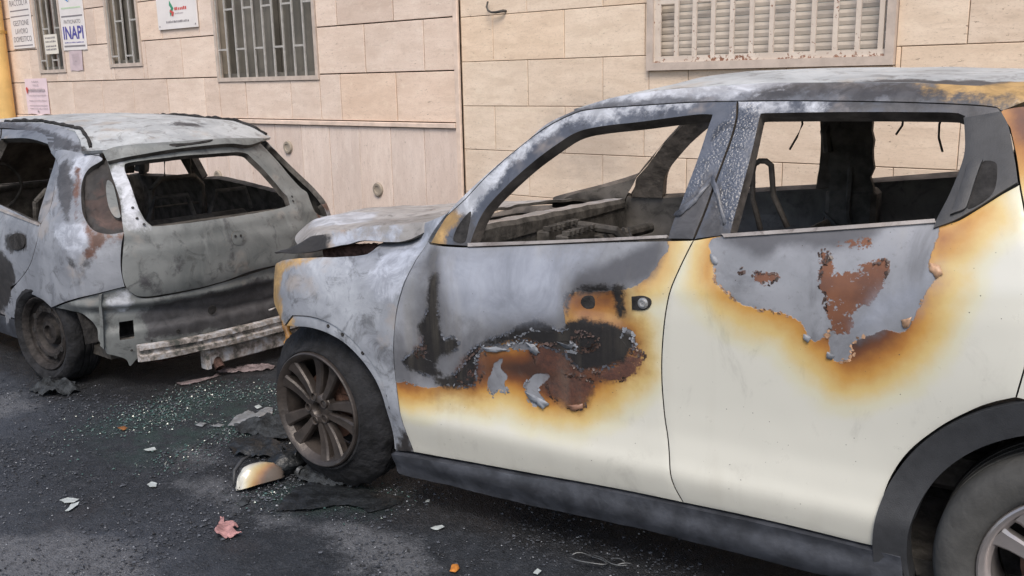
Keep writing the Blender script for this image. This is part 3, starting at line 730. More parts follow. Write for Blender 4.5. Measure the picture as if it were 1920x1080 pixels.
def dashes(parent, mat, x0, x1, z, h, n, name='small_print', y=-.0015):
    """print too small to read in the photo: a row of short strokes"""
    b = MBld(); x = x0; w = (x1-x0)/n
    for i in range(n):
        b.box((x+i*w, y, z), (x+i*w+w*random.uniform(.5, .82), y+.0008, z+h*random.uniform(.7, 1)))
    return b.build(name, mat, parent)
s1 = sign('wall_sign', 'tall white sign with grey capitals beside the ochre drainpipe', 'sign', -7.138, -6.592, 2.01, 2.95, M['signw'])
text_mesh('lettering', 'CENTRO', .44, .055, .05, .575, M['inkgrey'], s1, -.002); text_mesh('lettering', 'RACCOLTA', .46, .065, .045, .475, M['inkgrey'], s1, -.002)
bar('rule', s1, M['inkgrey'], .03, .51, .415, .428); bar('rule', s1, M['inkgrey'], .03, .51, .352, .364)
text_mesh('lettering', 'GESTIONE', .40, .058, .075, .255, M['inkgrey'], s1, -.002); text_mesh('lettering', 'LAVORO', .32, .058, .11, .165, M['inkgrey'], s1, -.002); text_mesh('lettering', 'DOMESTICO', .46, .06, .045, .075, M['inkgrey'], s1, -.002)
bar('rule', s1, M['inkgrey'], .03, .51, .026, .038)
s2 = sign('wall_sign', 'white sign with large violet blue capitals between the two narrow windows', 'sign', -5.895, -5.365, 1.952, 2.75, M['signw'], skew=math.radians(-.6))
bar('rule', s2, M['inkgrey'], .03, .50, .345, .360); text_mesh('lettering', 'PATRONATO', .37, .042, .08, .275, M['inkgrey'], s2, -.002)
text_mesh('lettering', 'INAPI', .45, .135, .04, .115, M['inkblue'], s2, -.002, .025); dashes(s2, M['inkblue'], .05, .48, .075, .012, 16); bar('rule', s2, M['inkgrey'], .03, .50, .034, .052)
lg = MBld(); lg.prism([(.16, .52), (.22, .50), (.25, .54), (.29, .52), (.31, .56), (.29, .62), (.25, .70), (.17, .70), (.15, .60)], -.003, -.001); lg.build('logo', M['blue'], s2)
lg = MBld(); lg.prism([(.215, .515), (.235, .505), (.262, .56), (.25, .60), (.235, .56)], -.004, -.0032); lg.build('logo', M['signw'], s2)
bar('rule', s2, M['palegreen'], .05, .48, .43, .445)
s3 = sign('wall_sign', 'white enamel sign with a green and red diamond logo beside the wide grey window', 'sign', -3.90, -3.228, 2.075, 2.62, M['signw'], -.02, .012)
lg = MBld(); lg.prism([(.235, .115), (.295, .185), (.235, .255), (.225, .215), (.255, .185), (.225, .155)], -.003, -.001); lg.build('logo', M['green'], s3)
lg = MBld(); lg.prism([(.235, .175), (.30, .150), (.285, .115), (.255, .118), (.262, .14), (.232, .155)], -.0045, -.0032); lg.build('logo', M['red'], s3)
dashes(s3, M['red'], .31, .52, .165, .03, 7, 'lettering'); dashes(s3, M['inkpale'], .31, .46, .130, .016, 8); dashes(s3, M['inkgrey'], .15, .54, .055, .022, 18)
lg = MBld(); lg.prism([(.02, .30), (.30, .41), (.35, .45), (.28, .43), (.02, .34)], -.003, -.001); lg.build('logo', M['blue'], s3)
for (x, z) in ((.03, .03), (.64, .03), (.64, .51), (.03, .51)):
    sc = MBld(); sc.lathe([(.001, -.004), (.007, -.003), (.008, 0)], 10); o = sc.build('screw', M['inkgrey'], s3, True); o.location = (x, 0, z)
n1 = sign('paper_notice', 'small cream notice tied to the bars of the leftmost window', 'notice', -6.31, -6.0, 1.925, 2.135, M['paper'], -.022, .002)
for zz in (.165, .125, .075, .04): dashes(n1, M['inkgrey'], .03, .28, zz, .02, 7, 'lettering')
n2 = sign('paper_notice', 'faded lilac sheet pasted below the sign with the blue capitals', 'notice', -5.79, -5.50, 1.735, 1.95, M['lilac'], -.006, .002, curl=.006)
for zz in (.17, .14, .11, .08): dashes(n2, M['inkpale'], .07, .22, zz, .008, 7, y=-.012)
n3 = sign('paper_notice', 'pinkish white notice with a dark red mark, low on the wall above the grey car', 'notice', -6.975, -6.405, 1.262, 1.668, M['pinkpaper'], -.006, .002, curl=.005)
dashes(n3, M['inkpale'], .20, .38, .37, .012, 4, y=-.011); dashes(n3, M['inkpale'], .22, .36, .33, .012, 4, y=-.011); dashes(n3, M['inkpale'], .10, .52, .262, .035, 12, 'lettering', y=-.011)
for zz in (.215, .155, .10, .065): dashes(n3, M['inkpale'], .08, .54, zz, .010, 14, y=-.011)
lg = MBld(); lg.prism([(.03, .30), (.06, .315), (.09, .29), (.07, .25), (.05, .235), (.04, .265)], -.0115, -.0105); lg.build('logo', M['red'], n3)
bar('stamp', n3, M['inkgrey'], .27, .30, .025, .045, -.011)

# ------------------------------------------------------------------ generic sheet and wheel
def sheet(name, fn, nu, nv, mats, parent, th=.01, zones=None, zfun=None):
    U, Vv = np.meshgrid(np.linspace(0, 1, nu), np.linspace(0, 1, nv)); P = np.array([fn(u, v) for u, v in zip(U.ravel(), Vv.ravel())], float)
    G = P.reshape(nv, nu, 3); a = np.gradient(G, axis=1); b = np.gradient(G, axis=0); N = np.cross(a, b); N /= np.maximum(np.linalg.norm(N, axis=2, keepdims=True), 1e-9); N = N.reshape(-1, 3)
    n = len(P); V = np.concatenate([P, P-N*th]); idx = np.arange(n).reshape(nv, nu)
    F = []; mi = []
    for j in range(nv-1):
        for i in range(nu-1):
            q = (idx[j, i], idx[j, i+1], idx[j+1, i+1], idx[j+1, i]); F.append(q); mi.append(0); F.append(tuple(x+n for x in q[::-1])); mi.append(1)
    rim = list(idx[0, :])+list(idx[1:, -1])+list(idx[-1, -2::-1])+list(idx[-2:0, 0])
    m = len(rim); V = np.concatenate([V, P[rim], P[rim]-N[rim]*th])
    for k in range(m): F.append((2*n+(k+1) % m, 2*n+k, 2*n+m+k, 2*n+m+(k+1) % m)); mi.append(2)
    mats = list(mats) if isinstance(mats, (list, tuple)) else [mats]
    while len(mats) < 3: mats.append(mats[0])
    o = mesh_obj(name, V, F, mats, parent, True, mi)
    for k in ZONES:
        at = o.data.attributes.new(k, 'FLOAT', 'POINT'); val = np.full(len(V), -9.0)
        if zones and k in zones:
            d = np.max([sdf(P[:, :2], np.array(q, float)) for q in zones[k]], axis=0); val[:n] = d; val[n:2*n] = d
        if zfun and k in zfun: d = zfun[k](P, U.ravel(), Vv.ravel()); val[:n] = d; val[n:2*n] = d
        at.data.foreach_set('value', val.astype(np.float32))
    return o
def wheel_parts(kind, sgn=-1):
    """wheel about its own centre, face towards -Y (sgn -1); returns rim object with tyre and brake disc below it"""
    b = MBld()
    b.lathe([(.196, .02), (.206, .006), (.214, -.004), (.222, -.008), (.227, -.004), (.229, .006), (.216, .012), (.204, .05), (.199, .10), (.205, .17), (.228, .185), (.222, .19), (.196, .17), (.190, .10), (.192, .05), (.196, .02)], 64)
    if kind == 'alloy':
        for k in range(5):
            A = math.radians(-72+72*k)
            for sd_ in (-1, 1):
                ci, si = math.cos(A), math.sin(A)
                def pt(r, t, y): return (ci*r-si*t, y, si*r+ci*t)
                rows = []
                for (r, tc, w, yf) in ((.045, .016, .0135, .012), (.07, .021, .0155, .014), (.11, .0285, .0185, .018), (.155, .0365, .022, .016), (.185, .043, .026, .010), (.203, .048, .034, .004)):
                    tc *= sd_
                    rows.append([pt(r, tc-w, yf+.034), pt(r, tc-w*1.0, yf+.007), pt(r, tc-w*.72, yf), pt(r, tc+w*.72, yf), pt(r, tc+w*1.0, yf+.007), pt(r, tc+w, yf+.034)])
                V = [p for r in rows for p in r]; n = 6
                F = [(i*n+j, i*n+(j+1) % n, (i+1)*n+(j+1) % n, (i+1)*n+j) for i in range(len(rows)-1) for j in range(n)]
                b.add(V, F)
            A2 = A+math.radians(36); c = (math.cos(A2)*.042, math.sin(A2)*.042)
        hp = [(.001, .030), (.020, .030), (.022, .018), (.030, .008), (.047, .008), (.058, .014), (.066, .024), (.068, .05), (.05, .06), (.001, .06)]
        b.lathe(hp, 40)
        for k in range(5):
            A2 = math.radians(-72+36+72*k); q = MBld(); q.lathe([(.0135, .005), (.016, .004), (.0175, .007), (.0175, .016), (.0135, .016), (.0125, .008)], 14, closed=True)
            b.add(np.array(q.V)+np.array((math.cos(A2)*.05, 0, math.sin(A2)*.05)), q.F)
        mat = M['alloy']
    else:
        b.lathe([(.196, .03), (.185, .045), (.168, .040), (.150, .022), (.130, .026), (.110, .052), (.085, .060), (.075, .040), (.070, .030), (.045, .026), (.040, .045), (.001, .045)], 48)
        for k in range(10):
            A2 = 2*math.pi*k/10; q = MBld(); q.lathe([(.001, .0225), (.016, .021), (.019, .024), (.001, .024)], 12)
            b.add(np.array(q.V)+np.array((math.cos(A2)*.150, 0, math.sin(A2)*.150)), q.F, 1)
        mat = M['steelwheel']
    return b, mat
def make_wheel(car, pos, R, rimr, kind, steer=0.0, sgn=-1, zflat=None, ragged=0.0, name='wheel', burnt=True, rub='rubber', rimmat=None):
    b, mat = wheel_parts(kind)
    sc = rimr/.229
    o = b.build(name, [rimmat or mat, M['soot']], car, True); sharp(o, 32)
    for v in o.data.vertices: v.co.x *= sc; v.co.z *= sc
    w = .215 if kind == 'alloy' else .185
    prof = [(rimr*.99, .012), (rimr+.004, -.004), (rimr+.016, -.013), (rimr+(R-rimr)*.45, -.022), (R-.034, -.018), (R-.016, -.008), (R-.006, .006), (R, .028)]
    if burnt: prof = [(rimr*.985, .020), (rimr+.003, .004), (rimr+.010, .006), (rimr+.016, .020), (rimr+(R-rimr)*.34, .030), (rimr+(R-rimr)*.60, .046), (R-.022, .062), (R-.010, .078), (R-.003, .090)]
    for yg in ((.105, .130, .155) if burnt else (.055, .092, .130)): prof += [(R, yg-.006), (R-.008, yg-.005), (R-.008, yg+.005), (R, yg+.006)]
    prof += [(R, w-.04), (R-.012, w-.012), (R-.05, w+.004), (rimr+.02, w-.006), (rimr*.99, w-.03)]
    def wob(r, y, a):
        k = max(0, r-rimr)/(R-rimr)
        return r+ragged*k*(fbm((math.cos(a)*2, y*4, math.sin(a)*2), 2.2)*1.1+.4*fbm((math.cos(a)*9, y*20, math.sin(a)*9), 1.0))
    t = MBld(); t.lathe(prof, 96, 0, wob)
    zf = -pos[2]+.004 if zflat is None else zflat
    V = []
    for (x, y, z) in t.V:
        if z < zf+.03:
            k = (zf+.03-z); y = y+(-1 if y < w/2 else 1)*min(.02, k*.35); z = max(z, zf+.0*k)
        V.append((x, y, z))
    t.V = V; ty = t.build('tyre', M[rub], o, True); sharp(ty, 40)
    d = MBld(); d.lathe([(.03, .075), (.07, .07), (.075, .085), (.135, .085), (.137, .105), (.075, .105), (.06, .12), (.001, .12)], 40)
    if kind == 'alloy': d.box((.06, .075, .05), (.135, .135, .12), bev=.01)
    d.lathe([(.001, .15), (.09, .15), (.16, .175), (.193, .178)], 32, 1)
    dd = d.build('brake_disc', [M['disc'], M['soot']], o, True); sharp(dd, 35)
    o.matrix_basis = Matrix.Translation(pos) @ Matrix.Rotation(steer+(math.pi if sgn > 0 else 0), 4, 'Z')
    return o

# ------------------------------------------------------------------ the burnt white car
carA = thing('burnt_car', 'burnt out white crossover car with scorched peeling doors, alloy wheels and no glass', 'car', (0, 0, 0))
BODY = [M['white'], M['inner'], M['inner']]
fd_line = [(775, 848), (757, 800), (744, 735), (738, 670), (740, 605), (750, 555), (770, 505), (800, 455), (838, 403)]
top1 = [(872, 372), (910, 331), (960, 286), (1018, 241), (1072, 213), (1110, 203), (1200, 196), (1300, 190)]
seam_up = [(1383, 188), (1381, 220), (1370, 262), (1345, 330), (1322, 395), (1300, 450)]
seam_lo = [(1300, 450), (1272, 507), (1255, 550), (1246, 600), (1241, 660), (1241, 720), (1246, 780), (1253, 830), (1256, 880), (1264, 912), (1281, 943)]
bot1 = [(1281, 943), (1150, 916), (1000, 889), (880, 867), (775, 848)]
def sharp_ends(l): return [l[0]+(1,)]+l[1:-1]+[l[-1]+(1,)]
def zones(surf, **k): return {n: [np.array([p[:2] for p in densify(px(surf, poly), .01)]) for poly in v] for n, v in k.items()}
arch_in = [(737, 843), (733, 812), (723, 777), (707, 727), (680, 683), (647, 648), (613, 627), (580, 616), (547, 613)]
arch_out = [(741, 846), (737, 800), (729, 763), (711, 706), (679, 660), (642, 623), (610, 603), (580, 594), (547, 592)]
# front wing
fen = sharp_ends(fd_line)[:-1]+[(843, 396, 1), (825, 405), (790, 420), (740, 436), (715, 455), (690, 474), (650, 479), (600, 481), (560, 483), (532, 487), (514, 497), (504, 515), (505, 535), (513, 560), (522, 590), (532, 612, 1)]+[(547, 592, 1)]+arch_out[::-1][1:-1]+[(741, 846, 1)]
fen_z = zones(SA, scorch=[[(495, 512), (510, 492), (560, 480), (600, 476), (575, 492), (548, 503), (530, 520), (527, 560), (535, 615), (520, 610), (500, 560)]],
              bare=[[(720, 480), (760, 440), (835, 400), (800, 452), (768, 503), (745, 560), (700, 560), (690, 520)]], char=[[(738, 842), (760, 805), (780, 850), (770, 870)]])
sz_fen = px(SA, fen)
panel('front_fender', carA, SA, sz_fen, mats=[M['fender'], M['inner'], M['fender']], zones=fen_z, depth=.022,
      bump=lambda p, P: np.array([.0035*fbm((a*3, b*3, 0), 2.2, 3) for a, b in p]))
flg = [(741, 846, 1)]+arch_out[1:-1]+[(547, 592, 1), (532, 612, 1), (547, 613)]+arch_in[::-1][1:-1]+[(737, 843, 1)]
sz_flg = px(SA, flg)
panel('arch_flange', carA, SA, sz_flg, mats=[M['fender'], M['inner'], M['fender']], off=-.007, depth=.03, g=.012, zones=zones(SA, scorch=[[(520, 600), (545, 590), (550, 640), (530, 640)]]))
for (u, v) in ((613, 612), (678, 663), (725, 743), (729, 765), (640, 628)):
    s_, z_ = SA.inv([(u, v)])[0]; N = SA.normal(np.array([s_]), np.array([z_]))[0]; P = SA.P(np.array([s_]), np.array([z_]))[0]
    h = MBld(); h.lathe([(.001, -.0015), (.006, -.0015), (.0075, 0)], 12); o = h.build('bolt_hole', M['soot'], carA); o.matrix_basis = Matrix.Translation(P-N*.006) @ Vector(-N).to_track_quat('Y', 'Z').to_matrix().to_4x4()
# amber strip of melted clip hanging off the wing's front edge
mt = MBld()
for (a, c, r_) in (((528, 585), (545, 640), .014), ((540, 600), (538, 650), .010), ((520, 560), (532, 600), .012), ((545, 625), (542, 665), .011)):
    p0 = on_plane(*a, (0, -.70, 0), (0, 1, 0)); p1 = on_plane(*c, (0, -.72, 0), (0, 1, 0))
    mt.tube([p0+(p1-p0)*t+np.array((fbm((t*3, r_*99, 0), 2)*.014, 0, 0)) for t in np.linspace(0, 1, 7)], [r_*(.7+.5*abs(math.sin(t*9))) for t in np.linspace(0, 1, 7)], 8)
mt.build('melted_clip', M['amber'], carA, True)

# front door: skin, window frame, trim, handle
d1 = sharp_ends(fd_line)[:-1]+[(806, 457, 1), (880, 463), (1000, 459), (1150, 453)]+sharp_ends(seam_lo)+bot1[1:-1]
z1 = zones(SA,
  bare=[[(735, 600), (765, 500), (800, 450), (845, 455), (1100, 440), (1246, 450), (1234, 492), (1205, 528), (1160, 545), (1085, 548), (1058, 565), (1060, 600), (1062, 618), (1030, 622), (1000, 618), (960, 636), (915, 650), (895, 665), (885, 700), (870, 715), (830, 722), (800, 728), (765, 716), (735, 708)],
        [(902, 652), (945, 646), (990, 640), (1004, 645), (985, 655), (960, 652), (950, 658), (925, 655)], [(922, 695), (930, 680), (942, 672), (940, 690), (953, 705), (946, 720), (955, 738), (935, 730), (925, 742), (915, 720)], [(985, 722), (998, 705), (1015, 700), (1032, 705), (1022, 716), (1008, 730), (1028, 758), (1012, 755), (1003, 764), (990, 745)], [(1165, 625), (1182, 618), (1192, 650), (1178, 655)], [(1046, 642), (1060, 640), (1080, 648), (1076, 660), (1060, 654)]],
  ash=[[(835, 480), (900, 468), (1060, 466), (1120, 480), (1060, 520), (1050, 580), (960, 600), (880, 590), (835, 540)]],  # sky reflected in the bare metal, painted as a pale blue-grey patch
  dark=[[(1083, 552), (1078, 512), (1094, 494), (1122, 500), (1180, 474), (1244, 448), (1238, 488), (1215, 522), (1160, 536), (1128, 546)], [(800, 500), (806, 470), (822, 466), (826, 520), (820, 560), (822, 600), (812, 610), (800, 590), (805, 540)]],
  char=[[(806, 520), (824, 515), (820, 560), (823, 600), (832, 634), (846, 632), (860, 641), (855, 656), (832, 664), (816, 688), (830, 705), (800, 702), (772, 692), (754, 676), (776, 660), (795, 640), (785, 612), (802, 580)],
        [(815, 712), (850, 703), (868, 687), (880, 662), (905, 642), (950, 625), (978, 609), (1005, 600), (1027, 608), (1052, 620), (1062, 606), (1085, 602), (1150, 608), (1182, 634), (1188, 655), (1168, 676), (1130, 690), (1085, 690), (1060, 664), (1030, 652), (985, 638), (940, 645), (903, 656), (893, 690), (890, 718), (850, 727)],
        [(1057, 560), (1075, 543), (1110, 536), (1140, 537), (1146, 545), (1110, 545), (1080, 552), (1066, 566), (1064, 590)], [(1146, 536), (1170, 538), (1166, 560), (1172, 590), (1158, 594), (1152, 570)]],  # last outline: shadow band beside the handle, painted black
  brown=[[(998, 655), (1030, 645), (1060, 650), (1080, 690), (1150, 692), (1180, 668), (1192, 645), (1200, 680), (1170, 704), (1110, 712), (1050, 702), (1012, 690)], [(1028, 716), (1080, 703), (1112, 720), (1106, 750), (1082, 769), (1050, 757), (1033, 740)], [(860, 690), (903, 655), (908, 690), (896, 718), (865, 718)], [(790, 640), (800, 630), (798, 660), (780, 668)], [(1080, 625), (1120, 625), (1118, 655), (1075, 655)]],
  rust=[[(1085, 632), (1118, 630), (1112, 650), (1084, 650)], [(1115, 700), (1150, 690), (1196, 650), (1205, 680), (1165, 712)]],
  scorch=[[(735, 735), (790, 742), (830, 734), (900, 742), (950, 735), (1000, 760), (1080, 772), (1130, 748), (1165, 715), (1198, 690), (1200, 640), (1188, 606), (1150, 600), (1060, 606), (900, 650), (740, 690)], [(1055, 540), (1150, 530), (1168, 560), (1165, 590), (1120, 603), (1065, 595)], [(1238, 440), (1262, 440), (1250, 490), (1215, 530), (1200, 530)], [(795, 505), (797, 470), (840, 400), (868, 400), (832, 455), (812, 495), (806, 508)]])
sz_d1 = px(SA, d1)
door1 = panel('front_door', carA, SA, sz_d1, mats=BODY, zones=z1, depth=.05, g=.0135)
f1 = [(806, 456, 1), (822, 427), (838, 403)]+top1+sharp_ends(seam_up)+[(1250, 449, 1), (1262, 410), (1275, 380), (1305, 300), (1325, 240), (1334, 216, 1), (1300, 217), (1200, 230), (1130, 238), (1085, 248), (1050, 268), (1000, 305), (945, 355), (905, 402), (880, 463, 1)]
BL = [[(1262, 400), (1275, 345), (1300, 300), (1330, 262), (1352, 225), (1378, 200), (1420, 205), (1410, 280), (1395, 340), (1375, 420), (1345, 400), (1338, 320), (1300, 360)]]
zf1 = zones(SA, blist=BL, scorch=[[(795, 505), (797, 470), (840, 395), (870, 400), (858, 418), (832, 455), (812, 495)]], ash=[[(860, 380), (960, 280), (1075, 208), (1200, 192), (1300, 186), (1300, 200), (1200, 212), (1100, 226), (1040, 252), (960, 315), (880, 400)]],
            dark=[[(1245, 452), (1262, 405), (1288, 375), (1312, 354), (1340, 326), (1330, 400), (1310, 455)], [(850, 420), (880, 395), (890, 430), (882, 465), (855, 460)]])
sz_f1 = px(SA, f1)
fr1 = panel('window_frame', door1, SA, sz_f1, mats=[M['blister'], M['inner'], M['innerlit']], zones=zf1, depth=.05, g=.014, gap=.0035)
sz_t1 = px(SA, [(878, 455, 1), (1060, 449), (1252, 440, 1), (1252, 448, 1), (1060, 457), (878, 464, 1)])
panel('window_trim', door1, SA, sz_t1, mats=M['seam'], off=.007, depth=.02, g=.02)
panel('mirror_mount', door1, SA, px(SA, [(850, 452), (856, 428), (872, 405), (884, 396), (880, 425), (872, 455)]), mats=M['soot'], off=.003, depth=.01, g=.02)
panel('handle_hole', door1, SA, px(SA, [(1088, 563), (1096, 554), (1112, 554), (1117, 566), (1114, 578), (1100, 580), (1090, 573)]), mats=M['soot'], off=.0025, depth=.006, g=.01)
lk = panel('lock', door1, SA, px(SA, [(1184, 555, 1), (1205, 553), (1220, 559), (1223, 569), (1217, 579), (1204, 583), (1185, 581, 1)]), mats=M['soot'], off=.005, depth=.012, g=.01)
panel('lock_cylinder', lk, SA, px(SA, [(1196, 560, 1), (1207, 558), (1217, 563), (1218, 570), (1213, 577), (1205, 579), (1197, 578, 1)]), mats=M['chrome'], off=.010, depth=.008, g=.008) if False else None
s_, z_ = SA.inv([(1207, 568)])[0]; lkP = SA.P(np.array([s_]), np.array([z_]))[0]; lkN = SA.normal(np.array([s_]), np.array([z_]))[0]
h = MBld(); h.lathe([(.001, -.010), (.006, -.010), (.007, -.012), (.011, -.012), (.012, -.009), (.016, -.008), (.017, -.003)], 24)
o = h.build('lock_cylinder', M['chrome'], door1, True); o.matrix_basis = Matrix.Translation(lkP) @ Vector(-lkN).to_track_quat('Y', 'Z').to_matrix().to_4x4(); sharp(o, 30)

# rear door
top2 = [(1383, 188), (1500, 187), (1700, 190), (1850, 197), (1878, 207), (1893, 240), (1905, 295), (1912, 345)]
d2r = [(1912, 345), (1925, 420), (1935, 500), (1935, 580), (1928, 660), (1905, 746)]
arch2 = [(1905, 746), (1860, 756), (1820, 771), (1762, 802), (1702, 850), (1664, 910), (1650, 975), (1645, 1012), (1635, 1024)]
d2 = sharp_ends(seam_lo[::-1])+[(1375, 439), (1560, 428), (1752, 416, 1), (1790, 415), (1835, 390), (1880, 362)]+sharp_ends(d2r)+sharp_ends(arch2)[1:]+[(1600, 1016), (1500, 991), (1400, 968)]
z2 = zones(SA,
  bare=[[(1346, 445), (1560, 425), (1746, 415), (1749, 470), (1740, 498), (1756, 522), (1735, 552), (1720, 582), (1697, 622), (1660, 618), (1640, 626), (1602, 640), (1594, 672), (1560, 674), (1553, 640), (1556, 618), (1540, 634), (1522, 640), (1502, 606), (1480, 590), (1440, 582), (1395, 572), (1365, 550), (1342, 528), (1338, 490)]],
  dark=[[(1352, 440), (1500, 428), (1640, 420), (1634, 448), (1590, 460), (1562, 464), (1530, 466), (1500, 460), (1462, 462), (1446, 478), (1420, 480), (1400, 470)]],
  rust=[[(1552, 475), (1562, 500), (1560, 522), (1602, 506), (1640, 492), (1666, 490), (1664, 515), (1655, 540), (1625, 570), (1602, 590), (1592, 624), (1565, 618), (1548, 580), (1545, 550), (1536, 535), (1540, 505)], [(1416, 512), (1454, 516), (1450, 530), (1420, 530)], [(1575, 452), (1630, 448), (1622, 462), (1582, 462)], [(1538, 475), (1552, 470), (1556, 490), (1545, 495)], [(1384, 505), (1394, 504), (1393, 512), (1385, 512)]],
  ash=[[(1606, 612), (1650, 565), (1738, 522), (1753, 524), (1718, 566), (1660, 588), (1625, 612)]],  # paler blue-grey streak across the bare patch
  scorch=[[(1330, 525), (1328, 490), (1340, 440), (1330, 470), (1336, 540), (1390, 585), (1440, 600), (1485, 612), (1505, 640), (1540, 680), (1580, 712), (1640, 700), (1700, 660), (1730, 610), (1745, 570), (1765, 530), (1750, 500), (1756, 440), (1740, 420), (1500, 560), (1400, 560)], [(1750, 432), (1795, 418), (1850, 395), (1820, 425), (1780, 465), (1756, 480)]])
sz_d2 = px(SA, d2)
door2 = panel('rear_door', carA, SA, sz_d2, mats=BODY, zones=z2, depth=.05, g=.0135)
f2 = sharp_ends(seam_up[::-1])+top2[1:-1]+[(1912, 345, 1), (1880, 362), (1835, 390), (1790, 415), (1752, 418, 1), (1780, 365), (1800, 315), (1808, 280), (1808, 224, 1), (1795, 214), (1700, 212), (1560, 212), (1427, 214, 1), (1410, 290), (1390, 365), (1370, 441, 1)]
zf2 = zones(SA, blist=BL, dark=[[(1310, 455), (1330, 400), (1342, 345), (1352, 380), (1364, 425), (1366, 445)], [(1560, 205), (1560, 190), (1900, 190), (1920, 350), (1800, 360), (1800, 220), (1700, 215)]], ash=[[(1385, 186), (1540, 186), (1560, 200), (1480, 207), (1390, 205)]])
sz_f2 = px(SA, f2)
fr2 = panel('window_frame', door2, SA, sz_f2, mats=[M['blister'], M['inner'], M['innerlit']], zones=zf2, depth=.05, g=.014, gap=.0035)
sz_t2 = px(SA, [(1352, 438, 1), (1560, 424), (1754, 410, 1), (1757, 420, 1), (1560, 434), (1358, 447, 1)])
panel('window_trim', door2, SA, sz_t2, mats=M['seam'], off=.007, depth=.02, g=.02)
hp = px(SA, [(1806, 222, 1), (1878, 210, 1), (1893, 240), (1903, 295), (1910, 345, 1), (1880, 363), (1835, 392), (1790, 417), (1750, 431, 1), (1756, 412), (1780, 365), (1800, 315), (1808, 280)])
hpn = panel('handle_panel', door2, SA, hp, mats=M['plastic'], off=.009, depth=.02, g=.014)
rc = np.array([p[:2] for p in densify(px(SA, [(1832, 312), (1862, 306), (1868, 330), (1858, 372), (1825, 392), (1822, 350)]), .01)])
panel('handle_recess', hpn, SA, px(SA, [(1838, 308), (1866, 306), (1872, 325), (1862, 368), (1815, 396), (1822, 350)]), mats=M['soot'], off=.0115, depth=.006, g=.014)
panel('handle', hpn, SA, px(SA, [(1782, 409, 1), (1796, 370), (1808, 335), (1818, 307), (1845, 304, 1), (1832, 340), (1818, 385), (1810, 399)]), mats=M['plastic'], off=.020, depth=.015, g=.012)

# rear quarter with its black pane, wheel arch trims, sill
eR = [tuple(p) for p in SA.inv(np.array([(1893, 240), (1905, 295), (1912, 345), (1925, 420), (1935, 500), (1935, 580), (1928, 660), (1905, 746)], float))]
RW = (2.53, .334)
arc = lambda r, a0, a1, n: [(RW[0]+r*math.cos(math.radians(a)), RW[1]+r*math.sin(math.radians(a))) for a in np.linspace(a0, a1, n)]
aq = math.degrees(math.atan2(eR[-1][1]-RW[1], eR[-1][0]-RW[0]))
sz_q = [eR[0]+(1,)]+eR[1:-1]+[eR[-1]+(1,)]+arc(.476, aq-4, -6, 14)[:-1]+[arc(.476, -6, -6, 1)[0]+(1,), (3.2, .30, 1), (3.22, .6), (3.2, .85), (3.12, 1.05), (3.05, 1.2), (2.95, 1.36), (2.85, 1.43, 1), (2.6, 1.465), (2.4, 1.475), tuple(SA.inv(np.array([(1880, 205.)]))[0])]
qz = {'scorch': [np.array([(2.2, 1.52), (2.75, 1.52), (2.7, 1.36), (2.3, 1.30), (2.24, 1.40)])]}
qp = panel('quarter_panel', carA, SA, sz_q, mats=BODY, zones=qz, depth=.03, g=.03)
panel('quarter_glass', qp, SA, [(2.335, 1.405), (2.62, 1.40), (2.80, 1.33), (2.74, 1.27), (2.52, 1.26), (2.37, 1.275), (2.33, 1.34)], mats=M['glassblk'], off=.004, depth=.01, g=.03)
fl_ = arc(.480, 195, -10, 40); fi_ = arc(.392, -12, 197, 36)
panel('wheel_arch_trim', carA, SA, [fl_[0]+(1,)]+fl_[1:-1]+[fl_[-1]+(1,), fi_[0]+(1,)]+fi_[1:-1]+[fi_[-1]+(1,)], mats=M['plastic'], off=.010, depth=.06, g=.02,
      bump=lambda p, P: .012*np.clip((np.hypot(p[:, 0]-RW[0], p[:, 1]-RW[1])-.392)/.088, 0, 1)**2-.010)
rk = px(SA, [(738, 847, 1), (775, 853), (880, 871), (1000, 893), (1150, 920), (1281, 947), (1400, 972), (1500, 995), (1600, 1020), (1660, 1034), (1690, 1043, 1), (1696, 1078, 1), (1560, 1079), (1400, 1040), (1200, 990), (1000, 945), (850, 908), (762, 888), (746, 880, 1)])
rk = [p if p[1] > .13 else (p[0], .14)+tuple(p[2:]) for p in rk]
panel('sill', carA, SA, rk, mats=M['sill'], off=.012, depth=.09, g=.02, bump=lambda p, P: .006*np.sin(p[:, 1]*60)+np.array([.002*fbm((a*6, b*6, 2), 2) for a, b in p]))

# A pillar, roof rail, roof
ap = px(SA, [(838, 403, 1), (872, 372), (910, 331), (960, 286), (1018, 241), (1072, 213), (1110, 203), (1200, 196), (1300, 190), (1383, 188), (1500, 187), (1700, 190), (1850, 197), (1878, 207, 1)])
apo = [tuple(p) for p in SA.inv(np.array([(1030, 229), (990, 262), (945, 298), (905, 333), (870, 366), (846, 391)], float))]
RAILZ = lambda x: np.interp(x, [1.0, 1.12, 1.3, 1.6, 2.0, 2.4, 2.9], [1.462, 1.497, 1.522, 1.535, 1.530, 1.505, 1.43])
rl = [(2.35, float(RAILZ(2.35)), 1)]+[(x, float(RAILZ(x))) for x in (2.2, 2.0, 1.8, 1.6, 1.4, 1.25, 1.15)]+[(1.06, 1.478)]
sz_ap = ap+rl+apo
zap = zones(SA, dark=[[(1400, 180), (1430, 163), (1500, 153), (1720, 147), (1900, 150), (1900, 215), (1700, 195), (1500, 191), (1400, 190)], [(880, 372), (960, 292), (1074, 219), (1200, 200), (1330, 192), (1330, 184), (1200, 188), (1080, 203), (950, 296), (872, 366)]], scorch=[[(1720, 165), (1770, 145), (1960, 145), (1960, 190), (1800, 182)]])
